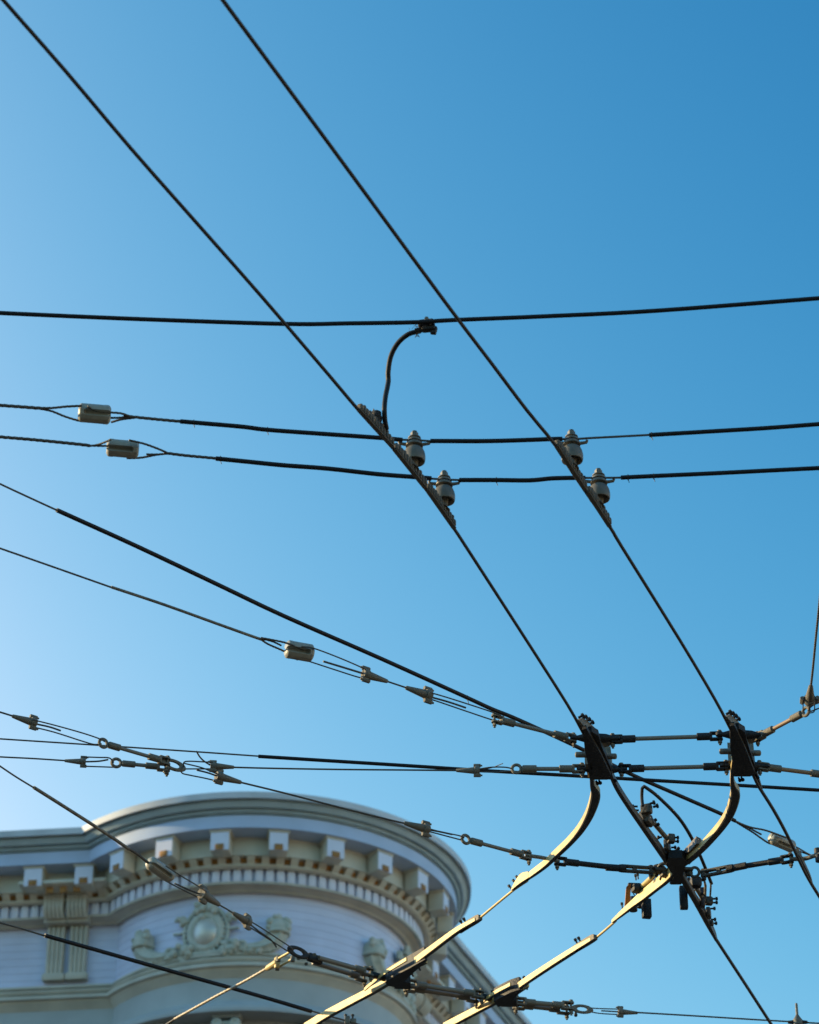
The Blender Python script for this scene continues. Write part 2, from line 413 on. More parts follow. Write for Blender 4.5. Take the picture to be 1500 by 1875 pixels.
# paired console brackets with fluted shafts
def bracket(side, s, zt, zc, zf, zb):
    m = st_wing(side, s); b = MB()
    prof = [(.0, zt), (.30, zt), (.315, zt - .03), (.30, zt - .055), (.295, zt - .08), (.31, zt - .13), (.29, zt - .20), (.22, zt - .26), (.16, zc + .02), (.16, zc), (.0, zc)]
    for i in range(5):
        x0 = -.108 + i * .0445; x1 = x0 + .036
        b.prism([m @ Vector((x0, a, z)) for a, z in prof], [m @ Vector((x1, a, z)) for a, z in prof])
    prof2 = [(.0, zt - .002), (.285, zt - .002), (.29, zt - .14), (.19, zc + .04), (.145, zc + .002), (0, zc + .002)]
    b.prism([m @ Vector((-.11, a, z)) for a, z in prof2], [m @ Vector((.11, a, z)) for a, z in prof2])
    br = b.build('bracket', M['trim'], bld, smooth=40)
    f = MB()
    f.box((0, .09, zc - .03), (.25, .18, .056), m, .01)
    f.box((0, .035, (zc - .06 + zf) / 2), (.19, .07, zc - .06 - zf), m)
    for i in range(4):
        x = -.078 + i * .052
        f.tube([Vector((x, .075, zc - .07)), Vector((x * .9, .07, zf))], .021, 8, m)
    f.build('fluted_shaft', M['trim'], br, smooth=40)
    t = MB()
    for i in range(5): t.lathe([(.018, 0), (.028, .03), (.03, .06), (.016, .08)], 8, m @ Matrix.Translation((-.1 + i * .05, .075, zb)))
    t.box((0, .05, (zf + zb) / 2), (.235, .1, zf - zb), m, .012)
    t.build('foot', M['trim'], br, smooth=40)
zt = s_px(-1, 100, 1640, .25)[1]; zc = s_px(-1, 100, 1683, .14)[1]; zf = s_px(-1, 100, 1784, .06)[1]; zb = s_px(-1, 100, 1797, .06)[1]
sA = s_px(-1, 141, 1665, .25)[0]; sB = s_px(-1, 99, 1665, .25)[0]
def cap(side, s, zt):
    m = st_wing(side, s); c = MB(); za = ez0 - .01; w = .36
    c.prism([m @ Vector(p) for p in ((-w - .10, .34, za), (w + .10, .34, za), (w + .10, .47, za), (-w - .10, .47, za))],
            [m @ Vector(p) for p in ((-w + .06, .20, zt), (w - .06, .20, zt), (w - .06, .345, zt), (-w + .06, .345, zt))])
    c.mi = 1
    for x in (-.15, 0, .15): c.box((x, .414, (za + zt) / 2), (.075, .025, .12), m)
    c.mi = 0; c.box((0, .40, za + .02), (2 * w + .24, .2, .04), m, .008)
    c.build('bracket_cap', [M['cream'], M['ochre']], bld, smooth=20)
for s in (sA, sB, sA + 2.6, sB + 2.6): bracket(-1, s, zt, zc, zf, zb)
cap(-1, (sA + sB) / 2, zt); cap(-1, (sA + sB) / 2 + 2.6, zt)
for q in (1.9, 4.3, 6.7):
    bracket(1, q, zt, zc, zf, zb); bracket(1, q + .27, zt, zc, zf, zb); cap(1, q + .135, zt)
# cartouches with cornucopias on the turret wall
zmid = PZ(1702, .05); zlow = PZ(1744, .05)
def lumps(mb, m, c, rad, n, size, flat=.6):
    for i in range(n):
        a = random.uniform(0, 2 * math.pi); q = rad * math.sqrt(random.random())
        p = Vector(c) + Vector((math.cos(a) * q, random.uniform(0, .03), math.sin(a) * q * .8))
        r_ = size * random.uniform(.7, 1.25)
        mb.lathe([(r_ * math.sin(t), -r_ * math.cos(t)) for t in (.25, .8, 1.3, 1.85, 2.4, 2.9)], 8, m @ Matrix.Translation(p) @ Matrix.Rotation(random.uniform(-.8, .8), 4, 'Y'))
for pc in (-14.7, 75.5):
    m = st_turret(R(pc)); f = MB(); ax = Vector((0, 1, 0))
    f.torus((0, .03, zmid), ax, .165, .05, 30, 10, m, 1.12)
    f.torus((0, .03, zmid), ax, .245, .022, 30, 8, m, 1.18)
    for k in range(26):
        a = 2 * math.pi * k / 26
        f.lathe([(.006, -.035), (.018, 0), (.006, .035)], 8, m @ Matrix.Translation((.2 * math.sin(a), .05, zmid + .225 * math.cos(a))) @ Matrix.Rotation(a, 4, 'Y'))
    lumps(f, m, (0, .05, zmid + .25), .12, 26, .036)
    for sx in (-1, 1):
        lumps(f, m, (sx * .25, .04, zmid - .20), .10, 16, .036); lumps(f, m, (sx * .28, .03, zmid + .14), .06, 10, .03)
        for q in (.33, .40): f.torus((sx * q, .03, zlow + .07), ax, .045, .02, 14, 8, m)
    for sx in (-1, 1):
        f.box((sx * .30, .03, zmid + .01), (.13, .05, .022), m, .006)
        f.torus((sx * .27, .03, zmid + .17), ax, .035, .016, 14, 8, m)
        f.torus((sx * .24, .03, zmid - .25), ax, .05, .02, 14, 8, m)
    f.box((0, .03, zlow + .02), (.5, .06, .05), m, .015)
    ca = f.build('cartouche', M['ornament'], bld, smooth=50)
    b = MB(); b.lathe([(.15 * math.sin(t), .10 * math.cos(t)) for t in (1.57, 1.3, 1.05, .8, .5, .2, .02)], 28, m @ Matrix.Translation((0, .03, zmid - .01)) @ Matrix.Scale(1.15, 4, (0, 0, 1)), 'Y')
    b.build('boss', M['silver'], ca, smooth=60)
    for sx in (-1, 1):
        if pc > 0 and sx > 0: continue
        c = MB(); pts = []; rs = []
        for t in range(13):
            u = t / 12; ang = R(pc + sx * (11 + 14.5 * (1 - (1 - u) ** 1.6)))
            z = zlow + .02 + .20 * u ** 2.2 + .05 * (1 - u) ** 3
            pts.append(TC + Vector((math.sin(ang), -math.cos(ang), 0)) * (RW + .045) + Vector((0, 0, z))); rs.append(.035 + .075 * u)
        c.tube(pts, rs, 14, lobes=7, depth=.12)
        m2 = st_turret(R(pc + sx * 25.5))
        c.torus((0, .05, zlow + .225), Vector((0, 0, 1)), .115, .022, 20, 8, m2)
        c.lathe([(.115, .23), (.125, .28), (.11, .34), (.07, .39), (.02, .41)], 16, m2 @ Matrix.Translation((0, .045, zlow)))
        lumps(c, m2, (0, .09, zlow + .31), .12, 30, .034)
        for j in range(9):
            u = j / 8; ang = R(pc + sx * (9 + 13 * u))
            mm = st_turret(ang); lumps(c, mm, (0, .045, zlow + .03), .035, 3, .03)
        c.build('cornucopia', M['ornament'], bld, smooth=50)
# flat roof
rp = path(.60, PZ(1449, .73) + .03); 
rp.append(TC + TLt * FAR + TRt * FAR + Vector((0, 0, rp[0].z)))
MB().add(rp, [tuple(range(len(rp)))]).build('roof', M['roofing'], bld, smooth=0)
bw = MB(); c1 = TC + NLt * DL + TLt * FAR; c2 = TC + TLt * FAR + TRt * FAR; c3 = TC + NRt * DR + TRt * FAR; zz = Vector((0, 0, rp[0].z - .01))
bw.add([c1, c2, c3, c1 + zz, c2 + zz, c3 + zz], [(0, 1, 4, 3), (1, 2, 5, 4)]).build('rear_wall', M['slate'], bld, smooth=0)

# ------------------------------------------------------------------ unseen houses across the street, added to bounce sunlight onto the turret building
M['stucco'] = mat('cream_stucco', (.50, .46, .42), .85, nscale=2, var=.12, bump=.3, bscale=10)
for y0, hh, lab in ((-16, 13, 'unseen cream stucco house with four storeys, added to bounce sunlight'), (6, 15.5, 'tallest unseen cream stucco house, added to bounce sunlight at the turret'), (28, 12.5, 'low unseen cream stucco house, added farthest along to bounce sunlight')):
    hb = thing('bounce_house', lab, 'building', (24, y0, 0), 'unseen bounce houses across the street')
    w = MB(); w.box((29, y0 + 10.9, hh / 2), (10, 21.8, hh)); w.build('wall', M['stucco'], hb, smooth=0)
    c = MB(); c.box((23.9, y0 + 10.9, hh + .1), (.9, 21.9, .5), None, .05); c.box((23.85, y0 + 10.9, hh - .5), (.4, 21.9, .25), None, .03); c.build('cornice', M['cream'], hb)
    for i in range(8):
        for j in range(int(hh // 3.4)):
            f = MB(); yy = y0 + 2 + i * 2.6; zz_ = 2.2 + j * 3.3
            f.box((23.96, yy, zz_ + 1.0), (.14, 1.3, .1)); f.box((23.96, yy, zz_ - 1.0), (.2, 1.4, .1))
            for k in (-1, 1): f.box((23.97, yy + k * .6, zz_), (.12, .1, 1.9))
            f.box((23.98, yy, zz_), (.08, 1.1, .06)); wf = f.build('window', M['cream'], hb, smooth=0)
            MB().box((23.99, yy, zz_), (.03, 1.1, 1.9)).build('pane', M['glass'], wf, smooth=0)
# ------------------------------------------------------------------ fittings: builders
def local_thing(name, label, cat_, group=None): return thing(name, label, cat_, (0, 0, 0), group)
def place(root, a, b, scale, up=Vector((0, 0, 1))): root.matrix_world = frame(a, b, up) @ Matrix.Scale(scale, 4)

# wedge clamp: cone nose at x=0, collar with two bolted ears at x=40 (photo px units)
WEDGE = None
def wedge_clamp(tip, col, dz, label, roll=0.0, group='wedge clamps on the guy wires', m='iron'):
    global WEDGE
    if WEDGE is None:
        WEDGE = local_thing('wedge_clamp', label, 'cable clamp', group)
        MB().lathe([(2.2, 0), (3.2, 1.5), (6.6, 34), (6.6, 37)], 20, None, 'X').build('cone', M[m], WEDGE)
        c = MB(); c.lathe([(6.2, 35.5), (8.2, 36), (8.6, 38), (8.6, 44), (7.4, 46)], 20, None, 'X')
        c.box((41, 0, 0), (10, 7, 22), None, 2.2); co = c.build('collar', M[m], WEDGE)
        for sz in (-1, 1):
            b = MB(); b.lathe([(3.2, 34), (3.6, 35), (3.6, 47), (3.0, 48)], 6, Matrix.Translation((0, 0, sz * 10.5)), 'X')
            b.lathe([(1.7, 46), (1.7, 51)], 8, Matrix.Translation((0, 0, sz * 10.5)), 'X')
            b.build('bolt', M[m], co)
        r = WEDGE
    else: r = copy_tree(WEDGE, None, label, group)
    a, b = P(*tip, dz), P(*col, dz)
    s = (b - a).length / 41.0
    r.matrix_world = frame(a, b) @ Matrix.Rotation(roll, 4, 'X') @ Matrix.Scale(s, 4)
    return r
# strain insulator: grooved porcelain barrel, length 50 along x
STRAIN = None
def strain_insulator(a, b, dz, label, dia, roll=0.0):
    global STRAIN
    grp = 'strain insulators in the guy wires'
    if STRAIN is None:
        STRAIN = local_thing('strain_insulator', label, 'insulator', grp)
        nx, na = 72, 96; vs = []; fs = []
        for i in range(nx + 1):
            x = -25 + 50 * i / nx; e = 25 - abs(x); base = 17.5 - (0 if e > 5 else (5 - e) ** 2 * .24)
            for j in range(na):
                th = 2 * math.pi * j / na
                fac = (th + R(15)) % R(30) - R(15); q = base * (.35 + .65 * math.cos(R(15)) / math.cos(fac)) ; dep = 0
                for c0, sg in ((0, 1), (math.pi, 1), (math.pi / 2, -1), (-math.pi / 2, -1)):
                    dth = (th - c0 + math.pi) % (2 * math.pi) - math.pi
                    d = math.hypot(17.5 * dth, min(0, sg * x + 11)) if abs(dth) < 1 else 99
                    if d < 5.6: dep = max(dep, 5.0 + math.sqrt(5.6 ** 2 - d * d) * .9)
                q -= dep; vs.append((x, q * math.cos(th), q * math.sin(th)))
        for i in range(nx):
            for j in range(na):
                a_ = i * na + j; b_ = i * na + (j + 1) % na; fs.append((a_, b_, b_ + na, a_ + na))
        fs += [tuple(range(na - 1, -1, -1)), tuple(nx * na + j for j in range(na))]
        MB().add(vs, fs).build('body', M['porcelain_pale'], STRAIN, smooth=40)
        r = STRAIN
    else: r = copy_tree(STRAIN, None, label, grp)
    A, B = P(*a, dz), P(*b, dz); L = (B - A).length
    w = dia * .5 * mpp(*a, dz) / 17.5
    r.matrix_world = (frame(A, B) @ Matrix.Rotation(roll, 4, 'X') @ Matrix.Diagonal((L / 50, w, w, 1)))
    r.matrix_world.translation = (A + B) / 2
    mm = r.matrix_world.copy(); mm.translation = (A + B) / 2; r.matrix_world = mm
    return r
# insulated tie rod with eye, clevis or plain ends, local px units
def tie_rod(a, b, dz, label, ea='clevis', eb='clevis', w=8.0, sock=14, ls=26, m='rod', ms='iron', group='insulated tie rods', cat_='tie rod', name='tie_rod', bolt=1):
    A = P(*a, dz) if len(a) == 2 else Vector(a); B = P(*b, dz) if len(b) == 2 else Vector(b)
    k = mpp(*(a if len(a) == 2 else (1200, 1400)), dz); L = (B - A).length / k
    t = local_thing(name, label, cat_, group)
    off = {'eye': 11, 'clevis': 12, 'none': 0}
    MB().lathe([(w / 2, off[ea]), (w / 2, L - off[eb])], 16, None, 'X').build('rod', M[m], t)
    for e, x0, s in ((ea, 0, 1), (eb, L, -1)):
        T = Matrix.Translation((x0, 0, 0)) @ (Matrix.Rotation(math.pi, 4, 'Z') if s < 0 else Matrix())
        if e == 'none': continue
        q = MB(); r2 = sock / 2
        q.lathe([(r2 * .75, off[e] - 1), (r2, off[e] + 1), (r2, off[e] + ls - 1), (r2 * .8, off[e] + ls)], 18, T, 'X')
        if e == 'eye':
            q.torus((0, 0, 0), Vector((0, 1, 0)), 8.2, 3.0, 26, 10, T)
            q.build('eye', M[ms], t)
        else:
            for sz in (-1, 1):
                q.box((4, 0, sz * 6.2), (19, 11, 3.4), T, 1.2)
                q.lathe([(5.8, sz * 6.2 - 1.7), (5.8, sz * 6.2 + 1.7)], 16, T @ Matrix.Translation((-4, 0, 0)))
            q.box((12, 0, 0), (5, 12, 15), T, 1.5)
            cl = q.build('clevis', M[ms], t)
            bb = MB(); Tb = T @ Matrix.Translation((-4, 0, 0))
            bb.lathe([(2.3, -18), (2.3, 9)], 10, Tb); bb.lathe([(4.2, 8), (4.2, 11.5)], 6, Tb)
            bb.lathe([(4.0, -14.5), (4.0, -10.5)], 6, Tb); bb.build('bolt', M['brass'], cl)
    t.matrix_world = frame(A, B) @ Matrix.Scale(k, 4)
    return t
def guy(name, label, cat_, group=None): return thing(name, label, cat_, (0, 0, 0), group)

# ------------------------------------------------------------------ trolley wires
WA = [(-95, -118), (6, 0), (120, 130), (240, 272), (360, 408), (480, 544), (600, 684), (655, 749), (720, 821), (778, 893), (830, 966), (852, 999), (960, 1166), (1039, 1290), (1068, 1342), (1080, 1362)]
WB = [(330, -108), (408, 0), (600, 260), (813, 550), (900, 665), (964, 750), (1017, 815), (1050, 867), (1117, 965), (1138, 1000), (1245, 1172), (1309, 1280), (1338, 1335), (1352, 1362)]
GW = 'trolley wires overhead'
tag(wire(MB(), WA, .006, 6.6, a=6, n=3).build('trolley_wire', M['wire']), 'dark trolley wire carrying the clamp of the hanging jumper cable', 'trolley wire', GW)
tag(wire(MB(), WB, .006, 6.6, a=6, n=3).build('trolley_wire', M['wire']), 'dark trolley wire crossing the feeder just beside its connector, without a jumper', 'trolley wire', GW)

# ------------------------------------------------------------------ feeder with its jumper
FD = .30
fe = tag(wire(MB(), [(-40, 570), (0, 573), (250, 584), (520, 593), (640, 592), (760, 590), (830, 586), (1000, 579), (1200, 569), (1500, 546), (1560, 541)], FD, 8.2, 4, 4, seg=14).build('feeder_cable', M['rubber']),
         'topmost thick black feeder cable crossing the whole sky', 'cable')
cn = thing('connector_clamp', 'black taped connector clamp on the feeder cable with twigs caught in it', 'clamp', P(782, 597, FD))
k = mpp(782, 597, FD); Mx = frame(P(782, 597, FD), P(800, 595, FD)) @ Matrix.Scale(k, 4)
c = MB(); c.box((-1, 0, 4), (30, 17, 16), Mx, 4); c.box((3, 0, -5), (26, 15, 13), Mx, 4); c.tube([Vector((-22, 0, -8)), Vector((-6, 0, -7)), Vector((6, 0, -8))], 5, 10, Mx)
c.box((14, 3, -6), (11, 10, 15), Mx @ Matrix.Rotation(.25, 4, 'Y'), 2); c.build('body', M['iron_dark'], cn)
c = MB(); c.lathe([(10.5, 6), (10.5, 10)], 14, Mx @ Matrix.Translation((0, 0, 3)), 'X'); c.hexbolt(Mx @ Vector((2, -8, 6)), Mx.to_3x3() @ Vector((0, -1, 0)), 4 * k, 9 * k); c.build('band', M['iron'], cn)
tw = MB()
for i in range(46):
    p = Vector((random.gauss(-13, 6), random.uniform(-9, 9), random.gauss(1, 6))); q = p + Vector((random.uniform(-9, 9), random.uniform(-5, 5), random.uniform(-7, 7)))
    tw.tube([p, (p + q) / 2 + Vector((random.uniform(-2, 2), 0, random.uniform(-2, 2))), q], .35, 4, Mx)
for i in range(9):
    p = Vector((-17, -3, -19)); tw.tube([p + Vector((random.uniform(-4, 4), 0, random.uniform(-4, 4))), p + Vector((random.uniform(-6, 6), 0, random.uniform(-7, 6)))], .55, 4, Mx)
tw.build('twigs', M['nest'], cn)
jp = [P(770, 606, FD), P(748, 612, FD - .005), P(729, 628, FD - .02), P(716, 652, FD - .05), P(711, 680, FD - .09), P(711, 700, FD - .12), P(706, 726, .12), P(704, 748, .075), P(705, 770, .045), P(708, 786, .03)]
tag(MB().tube(cat(jp, 8), 4.7 * k, 14).build('jumper_cable', M['rubber']), 'black jumper cable curling from the feeder connector to the trolley wire', 'cable')

# ------------------------------------------------------------------ ears on the trolley wires
def ear(px, label, stem=None, clamp=None, group='ears on the trolley wires'):
    """toothed clamp bar along the wire"""
    (x0, y0), (x1, y1) = px; A, B = P(x0, y0, 0), P(x1, y1, 0); k = mpp(x0, y0); L = (B - A).length / k
    t = local_thing('wire_ear', label, 'wire clamp', group)
    T = frame(A, B) @ Matrix.Scale(k, 4)
    b = MB(); n = max(5, int(L / 11)); 
    for i in range(n):
        u0 = L * i / n + 1.6; u1 = L * (i + 1) / n - 1.6; mid = abs((i + .5) / n - .5) * 2
        h = 18 - 6 * (mid ** 3) + (1.5 if i % 2 else 0)
        b.box(((u0 + u1) / 2, 0, 4 + h / 2), (u1 - u0, 10.5 + (i % 2), h), None, 2.4)
    b.box((L / 2, 0, 6.5), (L * .97, 6.2, 9), None, 1.5); b.box((L / 2, 0, 1.8), (L, 9, 3.2), None, 1.2)
    b.build('bar', M['ear'], t)
    if stem is not None:
        s = MB(); u = L * stem
        s.lathe([(13, 12), (9, 18), (6.5, 26), (6, 40)], 14, Matrix.Translation((u, 0, 0)) @ Matrix.Diagonal((1.3, .75, 1, 1))); s.build('stem', M['ear'], t)
    if clamp is not None:
        u = L * clamp; s = MB()
        s.lathe([(7, 12), (7.5, 30), (9, 32), (9, 42), (5, 45)], 12, Matrix.Translation((u - 2, 2, 0))); s.box((u, 5, 35), (26, 18, 14), None, 4); s.lathe([(8, 10), (10, 16), (8, 24), (9, 28)], 12, Matrix.Translation((u + 3, 3, 0))); s.box((u + 22, 4, 18), (16, 12, 14), None, 4)
        s.build('jumper_clamp', M['iron_dark'], t)
        bb = MB()
        for sx in (-6, 5): bb.lathe([(2.6, 40), (2.6, 45), (1.4, 45), (1.4, 49)], 6, Matrix.Translation((u + sx, 6, 0)))
        bb.build('bolt', M['iron'], t)
    t.matrix_world = T
    return t
ear(((657, 752), (719, 820)), 'bronze ear that takes the jumper cable, upper end of the insulator row', clamp=.56)
ear(((722, 824), (779, 895)), 'toothed bronze ear under the porcelain post next to the jumper clamp', stem=.60)
ear(((782, 898), (832, 969)), 'toothed bronze ear lowest on the wire that has the jumper', stem=.60)
ear(((1019, 818), (1072, 899)), 'toothed bronze ear, upper of two on the wire without jumper', stem=.58)
ear(((1076, 903), (1117, 966)), 'toothed bronze ear, lower of two on the wire without jumper', stem=.50)

# ------------------------------------------------------------------ post insulators
SPZ = .115
POST = None
def post_insulator(x, y, label, d):
    """x, y: where the post stands over its wire"""
    global POST
    grp = 'porcelain post insulators'
    if POST is None:
        POST = local_thing('post_insulator', label, 'insulator', grp)
        MB().lathe([(.008, .062), (.0200, .058), (.0255, .047), (.0280, .0435), (.0305, .0445), (.0322, .052), (.0322, .064), (.0300, .076), (.0262, .0855), (.0205, .0915), (.0150, .0935), (.006, .094)], 32).build('skirt', M['porcelain'], POST, smooth=40)
        MB().lathe([(.008, .020), (.0125, .046), (.016, .050), (.019, .057)], 16).build('neck', M['ear'], POST)
        MB().lathe([(.0135, .0925), (.0125, .13)], 16).build('gap_shade', M['iron_dark'], POST)  # black core stands in for the shadow in the gaps between rings
        c = MB(); c.lathe([(.0205, .0968), (.0255, .0985), (.0258, .1035), (.0235, .107)], 24)
        for sx in (-1, 1):
            c.tube([Vector((sx * .012, 0, .1035)), Vector((sx * .03, 0, .106)), Vector((sx * .043, 0, .1085)), Vector((sx * .045, 0, .115))], [.0058, .005, .0046, .0045], 10)
        c.build('groove_clamp', M['porcelain'], POST)
        MB().lathe([(.0185, .1110), (.0222, .1125), (.0222, .118), (.0190, .121)], 24).build('upper_ring', M['porcelain'], POST)
        b = MB(); b.lathe([(.0160, .1240), (.0190, .1252), (.0190, .128), (.0150, .1300)], 20); b.lathe([(.0115, .129), (.0115, .145)], 6); b.lathe([(.0095, .144), (.0080, .150), (.003, .153)], 10)
        b.build('cap_bolt', M['porcelain'], POST)
        r = POST
    else: r = copy_tree(POST, None, label, grp)
    p = P(x, y, 0); r.matrix_world = frame(p, p + d)
    return r
dS = P(900, 805, SPZ) - P(760, 805, SPZ); dS.z = 0
post_insulator(759, 869, 'porcelain post insulator nearest the jumper clamp, holding the upper span cable', dS)
post_insulator(814, 941, 'porcelain post insulator on the jumper wire, holding the lower span cable', dS)
post_insulator(1049, 867, 'porcelain post insulator on the wire without jumper, holding the upper span cable', dS)
post_insulator(1099, 937, 'porcelain post insulator on the wire without jumper, holding the lower span cable', dS)

# ------------------------------------------------------------------ two span cables through the posts
def ties(mb, spots, dz, w):
    for x, y in spots:
        k = mpp(x, y, dz); m = frame(P(x, y, dz), P(x + 10, y, dz)) @ Matrix.Scale(k, 4)
        mb.torus((0, 0, 0), Vector((1, 0, 0)), w * .5 + .6, .9, 14, 6, m)
        mb.tube([Vector((0, -1, -w * .5)), Vector((1, -1, -w * .5 - 4)), Vector((2, -1, -w * .5 - 8))], .7, 6, m)
    return mb
GS = 'span cables above the trolley wires'
t = guy('span_cable', 'upper span cable, black sleeved, running through the first porcelain posts', 'span cable', GS)
wire(MB(), [(226, 762), (240, 763), (290, 768), (334, 772)], SPZ, 5.6, twisted=True).build('strand', M['strand'], t)
wire(MB(), [(330, 771.5), (440, 781), (490, 787), (600, 795), (700, 802), (737, 805.5)], SPZ, 8.4, seg=14).build('sleeve', M['rubber'], t)
wire(MB(), [(730, 805), (760, 806), (795, 808)], SPZ, 4).build('strand', M['strand'], t)
wire(MB(), [(788, 807.5), (900, 807.5), (1010, 804), (1030, 803.5)], SPZ, 8.4, seg=14).build('sleeve', M['rubber'], t)
wire(MB(), [(1024, 804), (1052, 804), (1082, 802), (1130, 799.5), (1195, 796)], SPZ, 4.2).build('strand', M['strand'], t)
wire(MB(), [(1189, 796.5), (1300, 790), (1400, 784), (1500, 776.5), (1540, 773)], SPZ, 8.2, 0, 5, seg=14).build('sleeve', M['rubber'], t)
ties(MB(), [(355, 773.5), (490, 787), (1193, 796.5)], SPZ, 8.4).build('cable_tie', M['rubber'], t)
# loops round the strain insulator
wire(MB(), [(160, 744), (176, 752), (200, 755), (222, 757), (240, 763)], SPZ, 4, twisted=True).build('loop', M['strand'], t)
wire(MB(), [(200, 765), (216, 765), (232, 763.5), (244, 764)], SPZ, 4, twisted=True).build('loop', M['strand'], t)
wire(MB(), [(204, 773), (222, 768), (246, 765)], SPZ, 4, twisted=True).build('tail', M['strand'], t)
wire(MB(), [(-40, 738), (0, 742), (40, 745), (80, 748)], SPZ, 6.2, 4, 0, twisted=True).build('anchor_strand', M['strand'], t)
wire(MB(), [(70, 747), (95, 747), (120, 744.5), (150, 743)], SPZ, 4.4, twisted=True).build('loop', M['strand'], t)
wire(MB(), [(72, 748), (95, 753), (120, 763), (148, 771), (165, 771)], SPZ, 4, twisted=True).build('loop', M['strand'], t)
strain_insulator((143, 755), (203, 760), SPZ, 'strain insulator in the upper of the two span cables, slot facing out', 36, R(24))
t = guy('span_cable', 'lower span cable, black sleeved, running through the second porcelain posts', 'span cable', GS)
wire(MB(), [(300, 829), (340, 834), (404, 840)], SPZ, 5.4, twisted=True).build('strand', M['strand'], t)
wire(MB(), [(395, 839.5), (450, 845), (520, 852), (600, 858), (690, 868), (754, 873), (790, 876)], SPZ, 8.6, seg=14).build('sleeve', M['rubber'], t)
wire(MB(), [(785, 876), (815, 878), (845, 879)], SPZ, 4).build('strand', M['strand'], t)
wire(MB(), [(841, 879), (905, 879), (970, 879.5), (1010, 876), (1050, 875), (1072, 875)], SPZ, 8.4, seg=14).build('sleeve', M['rubber'], t)
wire(MB(), [(1068, 875), (1100, 875), (1142, 874.5)], SPZ, 4).build('strand', M['strand'], t)
wire(MB(), [(1137, 874.5), (1200, 871.5), (1300, 867), (1400, 862), (1500, 857), (1540, 855)], SPZ, 8.2, 0, 5, seg=14).build('sleeve', M['rubber'], t)
ties(MB(), [(404, 840), (909, 879), (1150, 874), (1197, 872)], SPZ, 8.4).build('cable_tie', M['rubber'], t)
wire(MB(), [(236, 806), (262, 812), (285, 820), (304, 828)], SPZ, 4, twisted=True).build('loop', M['strand'], t)
wire(MB(), [(232, 839), (258, 838), (285, 833), (310, 830)], SPZ, 4, twisted=True).build('loop', M['strand'], t)
wire(MB(), [(268, 832), (290, 832), (312, 830)], SPZ, 4, twisted=True).build('tail', M['strand'], t)
wire(MB(), [(-40, 796), (0, 800), (60, 805), (140, 813), (165, 816)], SPZ, 6, 4, 0, twisted=True).build('anchor_strand', M['strand'], t)
wire(MB(), [(160, 817), (180, 814), (203, 805)], SPZ, 3.8, twisted=True).build('loop', M['strand'], t)
wire(MB(), [(160, 816), (185, 816.5), (203, 817), (235, 822)], SPZ, 3.8, twisted=True).build('loop', M['strand'], t)
strain_insulator((195, 819), (254, 824), SPZ, 'strain insulator in the lower of the two span cables', 34, R(122))

